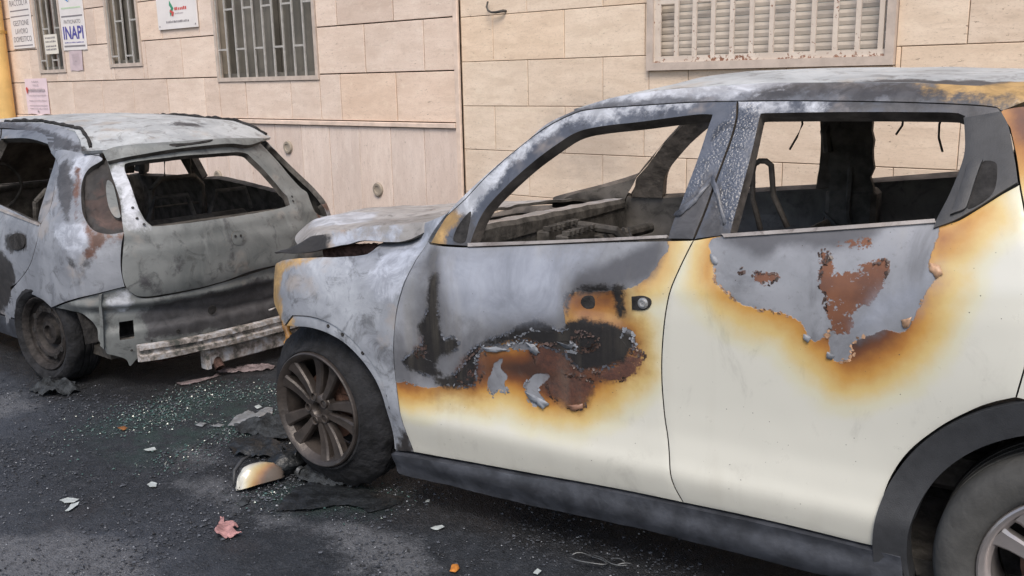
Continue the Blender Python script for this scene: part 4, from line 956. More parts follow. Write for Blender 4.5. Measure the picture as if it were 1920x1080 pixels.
panel('roof_rail', carA, SA, sz_ap, mats=[M['pillar'], M['inner'], M['pillar']], zones={**zap, 'ash': [np.array([(.6, 1.1), (1.0, 1.47), (1.3, 1.5), (1.55, 1.5), (1.7, 1.55), (1.0, 1.55), (.5, 1.15)])]}, depth=.045, g=.014, gap=.0)
def roof_fn(u, v):
    x = 1.0+u*1.95; zr = float(RAILZ(x)); y0 = float(SA.hw(x, zr))-.001; 
    if u < .03: x += (.5-abs(v-.5))*-.10
    y = (v*2-1)*y0; a = abs(v*2-1)
    z = zr+.044*(1-a**2.2)*(.25+.75*float(sstep(.98, 1.45, x)))+.004*fbm((x*2, y*2, 0), 1.5, 3)-.012*math.exp(-((x-1.9)/.3)**2-((y+.1)/.25)**2)
    return (x, y, z)
sheet('roof', roof_fn, 70, 50, [M['roofash'], M['inner'], M['roofash']], carA, .02, {'scorch': [[(2.15, -.56), (2.9, -.56), (2.9, -.42), (2.3, -.40)]], 'dark': [[(1.7, -.60), (2.3, -.60), (2.4, -.44), (1.9, -.47)]]})

# the far side of the body, the same panels turned over
for nm, sz, par, mt_ in (('front_fender', sz_fen, None, 'hood'), ('front_door', sz_d1, None, 'hood'), ('window_frame', sz_f1, 'd', 'hood'), ('rear_door', sz_d2, None, 'white'), ('window_frame', sz_f2, 'd', 'pillar'), ('quarter_panel', sz_q, None, 'white'), ('roof_rail', sz_ap, None, 'hood')):
    o = panel(nm, carA if par is None else last_, SAR, sz, mats=[M[mt_], M['innerlit'] if 'frame' in nm or 'rail' in nm else M['innerash'], M['innerlit']], depth=.055 if 'frame' in nm else .045, g=.03)
    if par is None: last_ = o
    if nm == 'rear_door':
        panel('handle_panel', o, SAR, hp, mats=[M['plastic'], M['innerlit']], off=.0, depth=.05, g=.03)
panel('sill', carA, SAR, rk, mats=M['sill'], off=.012, depth=.09, g=.04)
panel('wheel_arch_trim', carA, SAR, [fl_[0]+(1,)]+fl_[1:-1]+[fl_[-1]+(1,), fi_[0]+(1,)]+fi_[1:-1]+[fi_[-1]+(1,)], mats=M['plastic'], off=.010, depth=.06, g=.03)

# bonnet, popped and buckled
def hood_fn(u, v):
    sk = max(0, 1-v/.075)                                  # the folded side skirt
    vv = max(0, (v-.075)/.925); y = -.715+1.43*vv-.018*sk; a = vv*2-1
    xf = -.17-.44*(1-abs(a)**2.0)-.07*vv; xr = np.interp(vv, [0, .5, 1], [.56, .38, .40])
    x = xf+(xr-xf)*u
    zc = np.interp(vv, [0, .1, .3, .5, .8, 1], [1.012, 1.008, .998, .985, .965, .935])+np.interp(vv, [0, .5, 1], [.080, .06, .045])*u**1.5
    zc -= .03*(1-u)**4+.045*max(0, 1-u/.14)**1.6*(1-sk); x -= .12*sk*max(0, 1-u/.40)
    zc -= sk*(.078-.04*u+.012*math.sin(u*11))*(1-.35*max(0, u-.8)/.2)
    zc += .010*math.sin(u*9)*math.exp(-((vv-.16)/.08)**2)+.010*fbm((x*2.2, y*2.2, 4), 1.6, 3)
    return (x, y, zc)
sheet('bonnet', hood_fn, 70, 80, [M['hood'], M['soot'], M['inner']], carA, .012, {'ash': [[(-.52, -.3), (-.2, -.62), (.1, -.60), (-.1, -.30), (-.4, -.1)]], 'bare': [[(.02, -.78), (.36, -.78), (.36, -.7165), (.02, -.7165)]]},
      {'char': lambda P, u, v: np.where(v < .072, np.clip((.0-P[:, 0])*.8, -.2, .09), -.2+.14*np.clip(1-u/.2, 0, 1)*np.clip(1-v/.35, 0, 1))})
cw = MBld(); V = []
for i in range(25):
    y = -.71+1.42*i/24; zt = 1.035-.045*i/24+.006*fbm((y*5, 0, 0), 2); V += [(.45, y, zt), (.535, y, zt+.004), (.548, y, zt-.014), (.548, y, .955), (.44, y, zt-.02)]
cw.add(V, [(5*i+j, 5*i+5+j, 5*i+6+j, 5*i+1+j) for i in range(24) for j in range(4)], 0); cw.mi = [0 if k % 4 == 0 else 1 for k in range(len(cw.mi))]; cw.build('cowl', [M['hood'], M['inner']], carA)
# inner structure
ib = MBld(); ib.box((.42, -.72, .19), (3.12, .72, .24)); ib.box((.50, -.74, .24), (.54, .74, .96)); ib.build('floor_pan', M['inner'], carA)
for sy in (-1, 1):
    y0, y1 = sorted((sy*.50, sy*.80))
    for cx in (0, 2.53):
        wl = MBld(); nk = 7 if cx == 0 else 12
        for k in range(nk):
            a0, a1 = math.pi*k/12, math.pi*(k+1)/12; r_ = .39 if cx == 0 else .42
            P = lambda a, y: (cx+r_*math.cos(a), y, .334+r_*math.sin(a)*(.92 if cx == 0 else 1))
            wl.add([P(a0, y0), P(a1, y0), P(a1, y1), P(a0, y1)], [(0, 1, 2, 3)])
        wl.add([(cx+r_*math.cos(math.pi*k/12), sy*.50, .334+r_*math.sin(math.pi*k/12)) for k in range(nk+1)]+[(cx, sy*.50, .334)], [tuple(range(nk+2))]); wl.build('wheel_house', M['soot'], carA)
fb_ = MBld(); fb_.box((-.56, -.36, .28), (-.50, .62, .42), bev=.01); fb_.box((-.46, -.42, .42), (-.40, .66, .80), bev=.01); fb_.box((-.30, -.60, .42), (.40, -.50, .62), bev=.01); fb_.box((-.44, .50, .42), (.40, .60, .62), bev=.01)
fb_.box((-.40, -.35, .40), (.25, .35, .78), bev=.03); fb_.build('engine_block', M['rusty'], carA)
rs = MBld(); n = 22
V = []
for i in range(n):
    t = i/(n-1); p = on_plane(608+96*t, 468-2*t, (0, -.66, 0), (0, 1, 0))
    V += [p+np.array((0, .02, .018+.006*fbm((t*9, 0, 0), 2))), p+np.array((0, -.012, .008*fbm((t*12, 1, 0), 2))), p+np.array((0, 0, -.05))]
rs.add(V, [(3*i+j, 3*i+3+j, 3*i+4+j, 3*i+1+j) for i in range(n-1) for j in (0, 1)]); rs.build('inner_wing', M['rusty'], carA, True)
db = MBld(); db.tube([(.66, -.74, .86), (.64, -.3, .87), (.64, .3, .87), (.66, .74, .86)], .026, 10)
def fin_box(u0, v0, u1, v1, y):
    a = on_plane(u0, v0, (0, y, 0), (0, 1, 0)); c = on_plane(u1, v1, (0, y, 0), (0, 1, 0)); return a, c
for (u0_, v0_, u1_, v1_, xx, nt) in ((1028, 414, 1088, 450, .60, 7), (1064, 424, 1116, 452, .68, 6)):
    a0 = on_plane(u0_, v0_, (xx, 0, 0), (1, 0, 0)); a1 = on_plane(u1_, v0_-4, (xx, 0, 0), (1, 0, 0)); zt = min(a0[2], a1[2])
    db.box((xx-.06, a0[1], zt-.14), (xx, a1[1], zt-.018), bev=.006)
    for k in range(nt): yy = a0[1]+(a1[1]-a0[1])*(k+.2)/nt; db.box((xx-.03, yy, zt-.017), (xx+.004, yy+(a1[1]-a0[1])/nt*.55, zt))
db.tube([(.60, .15, .95), (.75, .2, .93), (.85, .3, .80)], .02, 8); db.tube([(.62, -.36, .93), (.85, -.37, .90), (1.02, -.38, .86)], .022, 8)
for k in range(9): db.tube([(.58+.02*k, .3+.05*math.sin(k), .92), (.62+.025*k, .25, .84+.02*math.sin(k*2)), (.64+.03*k, .2, .78)], .006, 6)
db.build('dash_beam', M['inner'], carA, True, 35)
def seat(x, y, name='seat_frame', head=True):
    s = MBld()
    s.box((x-.22, y-.22, .36), (x+.24, y+.22, .42), bev=.015)
    for sy in (-.19, .19):
        s.tube([(x+.22, y+sy, .40), (x+.34, y+sy, .70), (x+.40, y+sy, .93)], .018, 8); s.box((x-.2, y+sy-.02, .24), (x+.2, y+sy+.02, .36))
    s.tube([(x+.40, y-.19, .93), (x+.41, y-.12, .97), (x+.41, y+.12, .97), (x+.40, y+.19, .93)], .018, 8)
    for zz in (.52, .64, .78): s.tube([(x+.25+(zz-.4)*.32, y-.19, zz), (x+.25+(zz-.4)*.32, y+.19, zz)], .006, 6)
    o = s.build(name, M['inner'], carA, True, 35)
    return o
o_s_x = lambda z: 1.13+.22+(z-.4)*.34
st1 = seat(1.13, -.37)
st2 = seat(1.13, .37)
sh_ = MBld()
q0 = [on_plane(u, v, (0, -.37, 0), (0, 1, 0)) for u, v in ((1411, 372), (1411, 330), (1414, 309), (1424, 302), (1436, 302), (1446, 310), (1448, 335), (1450, 366))]
sh_.tube([q0[0]+np.array((.03, 0, -.10))]+q0+[q0[-1]+np.array((.05, 0, -.10))], .0095, 8)
sh_.build('headrest_bar', M['innerlit'], st1, True)
rb_ = MBld(); rb_.box((1.95, -.60, .40), (2.35, .60, .50), bev=.02)
for yy in (-.55, -.1, .1, .55): rb_.tube([(2.30, yy, .48), (2.42, yy, .92)], .015, 8)
rb_.tube([(2.42, -.55, .92), (2.42, .55, .92)], .015, 8); rb_.build('rear_seat_frame', M['inner'], carA, True, 35)
hw_ = MBld()
for k in range(9):
    x0_, y0_ = (1.2+.16*k, .2-.06*(k % 4)); z0_ = 1.47
    hw_.tube([(x0_+.02*math.sin(k*3+i), y0_+.02*math.cos(k*2+i*1.3), z0_-i*(.02+.012*(k % 3))) for i in range(5)], .004, 5)
for (a0, a1, sag) in (((.8, -.3, .88), (1.35, .1, .62), .1), ((.75, .3, .9), (1.5, .55, .9), .15), ((1.5, .6, 1.0), (2.2, .5, .8), .12), ((1.25, -.5, .55), (1.9, -.45, .7), .1)):
    hw_.tube([tuple(np.array(a0)*(1-t)+np.array(a1)*t-np.array((0, 0, sag*4*t*(1-t)))) for t in np.linspace(0, 1, 9)], .006, 5)
hw_.build('burnt_wiring', M['inner'], carA, True); carA.children[-1]['kind'] = 'stuff'
for o_s in (st1, st2):
    zg = MBld()
    for k in range(5):
        zz = .48+.09*k; zg.tube([(o_s_x(zz), (-.37 if o_s is st1 else .37)-.17+.034*i, zz+(.016 if i % 2 else -.016)) for i in range(11)], .0035, 5)
    zg.build('seat_springs', M['innerlit'], o_s, True)
bp = MBld(); bp.box((1.50, .60, .24), (1.70, .73, 1.10), bev=.02); bp.tube([(1.60, .60, 1.30), (1.60, .58, 1.0), (1.66, .55, .75), (1.8, .5, .45)], .012, 6)
V = []
for i in range(13):
    t = i/12; z = 1.04+.44*t; y = .62-.10*t; w = .085+.014*fbm((t*5, 0, 1), 2)
    V += [(1.60-w, y, z), (1.60+w, y, z), (1.60+w, y+.03, z), (1.60-w, y+.03, z)]
bp.add(V, [(4*i+j, 4*i+(j+1) % 4, 4*i+4+(j+1) % 4, 4*i+4+j) for i in range(12) for j in range(4)])
bp.tube([(1.52, .57, 1.42), (1.50, .56, 1.33), (1.515, .57, 1.25)], .02, 8); bp.build('door_post', M['inner'], carA, True, 35)
# tail
def tail_fn(u, v):
    z = 1.44-1.10*u; xx = np.interp(z, [.34, .6, .85, 1.0, 1.2, 1.44], [3.26, 3.30, 3.28, 3.2, 3.08, 2.93]); a = v*2-1
    return (xx-.20*abs(a)**3, a*float(SA.hw(min(xx-.16, 3.1), z)), z)
sheet('tailgate', tail_fn, 30, 24, [M['white'], M['inner'], M['white']], carA, .02)
# wheels (each rim carries tyre and disc)
make_wheel(carA, (0, -.852, .334), .334, .229, 'alloy', math.radians(-5), -1, ragged=.011)
make_wheel(carA, (2.53, -.862, .334), .334, .229, 'alloy', 0, -1, burnt=False, rub='rubber2', rimmat=M['alloyclean'])
make_wheel(carA, (0, .852, .334), .334, .229, 'alloy', math.radians(-5), 1, ragged=.006)
make_wheel(carA, (2.53, .862, .334), .334, .229, 'alloy', 0, 1, burnt=False)
# the torn rim of the paint: many small curled scales along each burn edge
def torn_rim(par, polys, mat, seed, keep=None):
    rg = np.random.default_rng(seed); V = []; F = []
    for poly in polys:
        P = densify([tuple(p) for p in poly], .006, False); n = len(P); sg = 1 if area(P) > 0 else -1
        for i in range(0, n):
            t = P[(i+1) % n]-P[i-1]; t = t/max(np.linalg.norm(t), 1e-9); out = np.array([t[1], -t[0]])*sg
            if keep is not None and not keep(P[i]): continue
            if noise.noise(Vector((P[i][0]*9, P[i][1]*9, seed))) < -.05 or rg.random() < .35: continue
            w = rg.uniform(.0022, .0065); L = rg.uniform(.0025, .008)*(1 if rg.random() < .9 else 1.9); lift = rg.uniform(.001, .006); tw = rg.normal(0, .35)
            tt = t*math.cos(tw)+out*math.sin(tw); oo = out*math.cos(tw)-t*math.sin(tw); c = P[i]+out*rg.uniform(-.006, .005)
            q = np.array([c-tt*w+oo*L*.6, c+tt*w*.8+oo*L*.7, c+tt*w*.9, c+tt*w*.3-oo*L*.45, c-tt*w*.5-oo*L*.25, c-tt*w])
            N = SA.normal(q[:, 0], q[:, 1]); S = SA.P(q[:, 0], q[:, 1]); hgt = np.array([.0006, .0006, lift*.35+.0006, lift, lift*.9, lift*.3+.0006])
            b = len(V); V += [tuple(x) for x in S+N*hgt[:, None]]+[tuple(x) for x in S+N*(hgt-.0005)[:, None]]
            F += [(b, b+1, b+2, b+5), (b+5, b+2, b+3, b+4), (b+11, b+8, b+7, b+6), (b+10, b+9, b+8, b+11)]+[(b+(k+1) % 6, b+k, b+6+k, b+6+(k+1) % 6) for k in range(6)]
    o = mesh_obj('paint_scales', V, F, mat, par, False); o['kind'] = 'stuff'; return o
rim_ok = lambda p: .42 < p[0] < 2.12
torn_rim(door1, z1['bare'], M['flake'], 3, lambda p: p[1] < .93 and p[0] < 1.36 and p[0] > .45 and not (p[1] > .80 and p[0] < 1.2))
torn_rim(door1, z1['brown']+z1['rust'], M['scale'], 5)
torn_rim(door1, z1['char'][:2], M['darkflake'], 6, lambda p: p[1] < .80)
torn_rim(door2, z2['bare'], M['flakeo'], 8, lambda p: p[1] < 1.10 and p[0] < 2.13)
torn_rim(door2, z2['rust'], M['scale'], 9)
# curled paint flakes on the doors
def flake(par, surf, pts, mat, lift=.018, dirn=(0, 1)):
    s = px(surf, pts); P2 = densify([tuple(p[:2]) for p in s], .007, False); c = P2.mean(0); P2 = c+(P2-c)*(1+.30*np.array([fbm((a*60, b*60, 9), 1.0, 2) for a, b in P2]))[:, None]
    N = surf.normal(P2[:, 0], P2[:, 1]); P = surf.P(P2[:, 0], P2[:, 1]); d = (P2-c)@np.array(dirn, float); d = (d-d.min())/max(1e-6, d.max()-d.min())
    jit = np.array([.0025*fbm((a*40, b*40, 0), 1.0) for a, b in P2])
    lift *= .38; V = P+N*(.002+lift*d**1.8+jit)[:, None]; Nc = surf.normal(c[:1], c[1:]); Vc = surf.P(c[:1], c[1:])+Nc*(.002+lift*.25)
    n = len(V); VV = np.concatenate([V, Vc, V-N*.0012, Vc-Nc*.0012])
    F = [(i, (i+1) % n, n) for i in range(n)]+[((i+1) % n+n+1, i+n+1, 2*n+1) for i in range(n)]+[((i+1) % n, i, i+n+1, (i+1) % n+n+1) for i in range(n)]
    return mesh_obj('paint_flake', VV, F, mat, par, True)
for pts, mt_, lf, dr in (
    ([(905, 652), (930, 650), (952, 655), (930, 660), (912, 657)], 'flake', .016, (0, -1)), ([(988, 640), (1002, 645), (1012, 660), (1004, 668), (994, 655)], 'flake', .02, (-1, .3)),
    ([(1046, 640), (1070, 648), (1078, 640), (1072, 655), (1058, 652)], 'flake', .016, (0, 1)), 
    ([(985, 735), (1010, 745), (1035, 758), (1020, 765), (995, 750)], 'flake', .018, (0, -1)),
    ([(1065, 760), (1092, 757), (1094, 766), (1072, 769)], 'pinkflake', .016, (0, -1)), 
    ([(1332, 474), (1342, 480), (1348, 494), (1340, 498), (1333, 486)], 'flake', .014, (-1, 0)),
    ([(1506, 624), (1522, 632), (1516, 642), (1508, 634)], 'flake', .014, (-1, -1)), ([(1552, 658), (1566, 668), (1560, 674), (1552, 670)], 'flake', .012, (-1, 0)),
    ([(1742, 492), (1762, 498), (1768, 515), (1755, 522), (1744, 510)], 'flakeo', .012, (1, 0)), ([(1690, 600), (1712, 592), (1704, 612), (1694, 616)], 'flakeo', .012, (1, 0)),
    ([(1265, 400), (1300, 372), (1333, 330), (1336, 342), (1305, 380), (1270, 410)], 'darkflake', .008, (0, -1)), ([(1338, 330), (1350, 360), (1362, 420), (1356, 422), (1344, 372), (1334, 345)], 'darkflake', .008, (-1, 0)),
    ):
    flake(door1 if pts[0][0] < 1300 else door2, SA, pts, M[mt_], lf, dr)

# ------------------------------------------------------------------ the burnt grey hatchback
carB = thing('burnt_car', 'burnt out grey hatchback seen from behind, tailgate window gone and bumper burnt away', 'car', M=MB)
HB = [M['hatch'], M['inner'], M['inner']]; HS = [M['hatchside'], M['inner'], M['inner']]
def zonesB(**k): return {n: [np.array([p[:2] for p in densify(px(SB, poly), .01)]) for poly in v] for n, v in k.items()}
dent = lambda p, P: np.array([.004*fbm((a*3, b*3, 7), 1.8, 3) for a, b in p])
# tailgate
tg = px(SB, [(196, 291, 1), (240, 279), (330, 271), (420, 265), (487, 267, 1), (512, 292), (545, 330), (577, 366), (596, 400)])
tgR = tg[-1]
tgl = px(SB, [(498, 502), (420, 528), (330, 549), (270, 557), (248, 551), (234, 535), (228, 500), (232, 440, 1), (225, 380), (206, 320)])
sR = 1.96
tg = tg+[(sR+.03, .72), (sR+.02, .62), (sR-.03, .565), (sR-.12, .552)]+tgl
tw = px(SB, [(233, 312), (250, 303), (330, 293), (400, 288), (455, 286), (475, 298), (510, 335), (541, 377), (536, 387), (480, 399), (400, 411), (300, 423), (281, 420), (264, 400), (245, 347)])
tz = zonesB(dark=[[(228, 320), (245, 300), (330, 290), (460, 283), (480, 297), (548, 378), (545, 388), (400, 413), (290, 427), (262, 405), (240, 350)]] if False else [[(420, 415), (428, 416), (432, 440), (440, 470), (436, 480), (428, 450)], [(270, 520), (290, 530), (300, 548), (270, 540)], [(335, 470), (345, 490), (340, 510), (330, 500)]],
            ash=[[(205, 320), (235, 308), (262, 400), (280, 425), (262, 432), (238, 425), (226, 380)]], rust=[[(586, 385), (600, 395), (606, 420), (597, 410)]])
tgo = panel('tailgate', carB, SB, tg, [tw], mats=HB, zones=tz, depth=.035, g=.02,
            bump=lambda p, P: dent(p, P)+.010*np.exp(-((p[:, 1]-.93)/.02)**2)*(np.abs(p[:, 0]-LB/2) < .75)-.006*np.exp(-((p[:, 1]-.80)/.03)**2))
# spoiler lip with the slot of the high brake light
sp_ = px(SB, [(196, 291, 1), (240, 279), (330, 271), (420, 265), (487, 267, 1), (486, 272, 1), (460, 279), (420, 278), (330, 287), (250, 299), (204, 309, 1)])
panel('spoiler', tgo, SB, sp_, mats=HB, off=.028, depth=.03, g=.02, bump=lambda p, P: .012*np.exp(-((p[:, 1]-p[:, 1].mean())/.02)**2))
panel('brake_light_slot', tgo, SB, px(SB, [(317, 278), (350, 276), (392, 270), (388, 275), (350, 281), (322, 284)]), mats=M['soot'], off=.042, depth=.008, g=.02)
panel('badge_recess', tgo, SB, px(SB, [(433, 446), (437, 435), (447, 431), (457, 435), (461, 446), (457, 457), (447, 461), (437, 457)]), mats=[M['hatch'], M['inner']], off=.005, depth=.008, g=.012)
for (u, v) in ((440, 443), (450, 442), (249, 391), (257, 411), (270, 422), (546, 370), (548, 378)):
    s_, z_ = SB.inv([(u, v)])[0]; a_ = np.array([s_]); b_ = np.array([z_]); N = SB.normal(a_, b_)[0]; P = SB.P(a_, b_)[0]
    h = MBld(); h.lathe([(.001, -.0015), (.006, -.0015), (.0075, 0)], 10); o = h.build('bolt_hole', M['soot'], tgo); o.matrix_basis = Matrix.Translation(P+N*.0085) @ Vector(-N).to_track_quat('Y', 'Z').to_matrix().to_4x4()
# rear wing, lamp hollow, doors
qB = [(186, 292, 1), (192, 300), (165, 318), (153, 345), (153, 385), (162, 415), (178, 432), (205, 438), (233, 434, 1), (228, 462), (227, 500), (234, 538, 1), (190, 549), (140, 561), (96, 577, 1), (76, 561), (52, 552), (33, 563), (22, 588), (15, 622, 1), (8, 600), (14, 560), (20, 545), (32, 530), (55, 498), (66, 462), (76, 420), (92, 395), (103, 345), (109, 315), (104, 297), (95, 285, 1), (120, 280)]
zq = zonesB(bare=[[(105, 420), (150, 418), (165, 425), (160, 460), (140, 480), (118, 470), (105, 445)], [(130, 330), (148, 280), (186, 288), (190, 300), (165, 315), (150, 340)]],
            dark=[[(110, 380), (108, 320), (125, 300), (140, 330), (135, 380), (128, 420)], [(118, 470), (135, 490), (150, 500), (160, 485), (170, 490), (150, 512), (130, 500)]],
            rust=[[(153, 400), (165, 420), (180, 432), (215, 438), (235, 428), (236, 445), (200, 455), (172, 470), (165, 445)], [(160, 470), (185, 462), (180, 478), (162, 485)], [(140, 320), (150, 325), (146, 410), (138, 400)]])
qBo = panel('rear_wing', carB, SB, px(SB, qB), mats=HS, zones=zq, depth=.03, g=.018, bump=dent)
lmp = px(SB, [(192, 300), (165, 318), (153, 345), (153, 385), (162, 415), (178, 432), (205, 438), (233, 434, 1), (224, 380), (206, 322), (196, 296)])
panel('lamp_hollow', carB, SB, lmp, mats=M['lampcrust'], zones=zonesB(char=[[(145, 290), (200, 290), (214, 330), (188, 340), (172, 362), (150, 365)], [(150, 375), (164, 380), (185, 418), (232, 424), (240, 445), (150, 445)], [(205, 330), (228, 330), (232, 400), (222, 400)]]), off=-.03, depth=.03, g=.012, gap=-.006, bump=lambda p, P: np.array([.016*fbm((a*12, b*12, 2), 1.3, 4) for a, b in p]))
panel('lamp_rim', carB, SB, px(SB, [(200, 335), (212, 345), (222, 385), (226, 405), (214, 405), (202, 385), (197, 355)]), mats=M['hatch'], off=-.008, depth=.02, g=.02)
edgeB = [tuple(p) for p in SB.inv(np.array([(20, 545), (32, 530), (55, 498), (66, 462), (76, 420), (92, 395), (103, 345), (109, 315), (104, 297), (95, 285)], float))]
def onside(x, z): return (x-float(xB(z))+AB_, z)
dB = [(-.36, .36, 1)]+[edgeB[0]]+edgeB[1:5]+[edgeB[4]+(1,), onside(-.60, .945), onside(-.93, .935)+(1,), onside(-.96, .62), onside(-.93, .30)+(1,), (-.46, .30, 1)]
rdB = panel('rear_door', carB, SB, dB, mats=HS, zones=zonesB(char=[[(-20, 480), (22, 490), (26, 540), (10, 580), (-20, 600)], [(10, 440), (48, 436), (48, 470), (15, 470)]]), depth=.04, g=.02, bump=dent)
panel('handle_hole', rdB, SB, px(SB, [(18, 447), (30, 437), (45, 440), (48, 455), (42, 467), (26, 468)]), mats=M['soot'], off=.006, depth=.008, g=.015)
wb = edgeB[4]
frB = [wb+(1,)]+edgeB[5:9]+[edgeB[9]+(1,), onside(-.25, 1.318), onside(-.55, 1.330), onside(-.96, 1.330)+(1,), onside(-.93, .94)+(1,), onside(-.86, .94)+(1,), onside(-.88, 1.275)+(1,), onside(-.55, 1.285), onside(-.30, 1.268), (edgeB[8][0]-.05, 1.245), (edgeB[7][0]-.055, 1.18), (wb[0]-.035, wb[1]+.012, 1)]
panel('window_frame', rdB, SB, frB, mats=[M['pillar'], M['inner'], M['inner']], depth=.045, g=.02)
panel('window_trim', rdB, SB, [(wb[0]-.02, wb[1]+.006, 1), (wb[0]-.02, wb[1]-.012, 1), onside(-.86, .932)+(1,), onside(-.86, .95)+(1,)], mats=M['seam'], off=.008, depth=.02, g=.03)
fdB = panel('front_door', carB, SB, [onside(-.95, .935)+(1,), onside(-1.75, .92)+(1,), onside(-1.82, .62), onside(-1.76, .30)+(1,), onside(-.945, .30)+(1,), onside(-.975, .62)], mats=HS, depth=.04, g=.03, bump=dent)
panel('window_frame', fdB, SB, [onside(-.95, .94)+(1,), onside(-.975, 1.330)+(1,), onside(-1.2, 1.31), onside(-1.35, 1.27), onside(-1.75, .93)+(1,), onside(-1.66, .93)+(1,), onside(-1.33, 1.21), onside(-1.2, 1.26), onside(-1.05, 1.275)+(1,), onside(-1.02, .94)+(1,)], mats=[M['pillar'], M['inner']], depth=.045, g=.03)
fwB = panel('front_wing', carB, SB, [onside(-1.765, .925)+(1,), (-2.1, .90), (-2.55, .82), (-3.0, .68, 1), (-3.05, .45, 1), (-2.86, .35, 1)]+[(-2.51+.345*math.cos(a), .30+.345*math.sin(a)) for a in np.linspace(math.pi*.97, math.pi*.03, 12)]+[onside(-1.77, .30)+(1,), onside(-1.835, .62)], mats=HS, depth=.03, g=.03, bump=dent)
panel('sill', carB, SB, [(-.44, .29, 1), (-2.14, .29, 1), (-2.14, .17, 1), (-.42, .17, 1)], mats=M['sill'], off=.0, depth=.08, g=.03)
ROOFH = lambda x: float(np.interp(x, [-1.7, -1.3, -.6, 0, .2, .37], [1.335, 1.358, 1.362, 1.335, 1.292, 1.238]))
railB = [(edgeB[9][0], edgeB[9][1]+.004, 1)]+px(SB, [(120, 281), (186, 291, 1)])+[onside(x, ROOFH(x)+.006) for x in (.10, 0, -.15, -.35, -.6, -.9, -1.2)]+[onside(-1.35, 1.345), onside(-1.80, .955)+(1,), onside(-1.72, .945)+(1,), onside(-1.28, 1.318), onside(-1.0, 1.335), onside(-.7, 1.33), onside(-.45, 1.318)]
panel('roof_rail', carB, SB, railB, gap=0.0, mats=[M['hatchside'], M['inner'], M['hatchside']], zones=zonesB(dark=[[(-40, 225), (60, 232), (130, 262), (180, 285), (110, 283), (0, 258)]]), depth=.04, g=.02)
# roof
def roofB(u, v):
    u = 1-u; x = .37-2.0*u; a = v*2-1; h = np.interp(x, [-1.7, -1.3, -.6, 0, .2, .37], [1.335, 1.358, 1.362, 1.335, 1.292, 1.238])
    y = a*float(hB(min(h, 1.372)))*.985; z = h+np.interp(x, [-1.7, -.8, .0, .37], [.030, .038, .032, .010])*(1-abs(a)**2.4)
    if u > .95: x -= .12*(1-abs(a)**2)*(u-.95)/.05
    k = (1-u)**6; x += .03*k-.25*abs(a)**2.2*k
    z += .004*fbm((x*2, y*2, 3), 1.6, 3)
    return (x, y, z)
rfB = sheet('roof', roofB, 60, 46, [M['roofash'], M['inner'], M['roofash']], carB, .02, {'dark': [[(.10, -.10), (.16, .12), (.10, .18), (.05, .02)]], 'char': [[(-1.6, -.62), (.36, -.64), (.36, -.585), (-.3, -.53), (-1.6, -.50)]]})
# charred strips where the roof seals burnt
for sy in (-1, 1):
    cs = MBld(); pth = []
    for i in range(40):
        x = -1.1+1.42*i/39; p = roofB(1-(.36-x)/2.0, .5+sy*.47); pth.append((p[0], p[1], p[2]+.006+.008*fbm((x*14, sy, 0), 1.5)))
    cs.tube(pth, [.008+.007*abs(fbm((i*.9, sy*3, 1), 1.2)) for i in range(40)], 7); cs.build('roof_seal', M['soot'], carB, True)
# far side of the body, turned over
def mirrorB(o, name, par, mats):
    me = o.data.copy(); me.transform(Matrix.Diagonal((1, -1, 1, 1))); me.flip_normals(); c = link(name, me, par)
    for i, m_ in enumerate(mats): me.materials[i] = m_
    return c
for src, nm in ((qBo, 'rear_wing'), (rdB, 'rear_door'), (fdB, 'front_door'), (fwB, 'front_wing')):
    c = mirrorB(src, nm, carB, [M['hatchside'], M['inner'], M['inner']])
    for ch in list(src.children):
        if ch.name.startswith('window_frame'): mirrorB(ch, 'window_frame', c, [M['hatchside'], M['inner']])
for o in list(carB.children):
    if o.name.startswith('roof_rail') or o.name.startswith('sill'): mirrorB(o, o.name.split('.')[0], carB, [M['hatchside'] if 'rail' in o.name else M['sill'], M['inner'], M['inner']])
# rear panel laid bare under the tailgate
pB = px(SB, [(97, 578, 1), (140, 563), (190, 551), (234, 541), (250, 553), (270, 560), (330, 552), (420, 531), (512, 503, 1)])
pB = pB+[(sR-.1, .55), (sR+.12, .56, 1), (sR+.14, .30, 1), (sR-.35, .225)]+px(SB, [(515, 612), (400, 640), (272, 668, 1), (258, 676), (243, 690), (233, 676), (198, 666, 1), (190, 650), (182, 640), (178, 620), (160, 598), (125, 585)])
hole = px(SB, [(221, 609, 1), (250, 605, 1), (252, 636, 1), (224, 640, 1)])
rpB = panel('rear_panel', carB, SB, pB, [hole], mats=[M['hatch'], M['soot'], M['inner']], off=-.012, depth=.02, g=.018,
      zones=zonesB(dark=[[(262, 590), (330, 565), (420, 545), (510, 522), (520, 600), (400, 620), (285, 640), (275, 615)]], ash=[[(205, 560), (235, 550), (250, 570), (230, 585), (208, 580)]]),
      bump=lambda p, P: dent(p, P)-.02*sstep(.47, .45, p[:, 1])*sstep(.33, .36, p[:, 1])*sstep(.25, .35, p[:, 0])+.012*np.exp(-((p[:, 1]-.49)/.018)**2)-.012*np.exp(-((p[:, 1]-.40-.05*np.sin(p[:, 0]*4))/.02)**2))
for (u, v, r_) in ((400, 582, .022), (335, 622, .010), (372, 640, .007), (247, 658, .006), (285, 640, .005)):
    s_, z_ = SB.inv([(u, v)])[0]; a_ = np.array([s_]); b_ = np.array([z_]); N = SB.normal(a_, b_)[0]; P = SB.P(a_, b_)[0]
    h = MBld(); h.lathe([(.001, -.0015), (r_, -.0015), (r_*1.15, 0)], 16); o = h.build('drain_hole', M['soot'], rpB); o.matrix_basis = Matrix.Translation(P-N*(.012 if v < 620 and v > 500 and u > 300 else .006)) @ Vector(-N).to_track_quat('Y', 'Z').to_matrix().to_4x4()
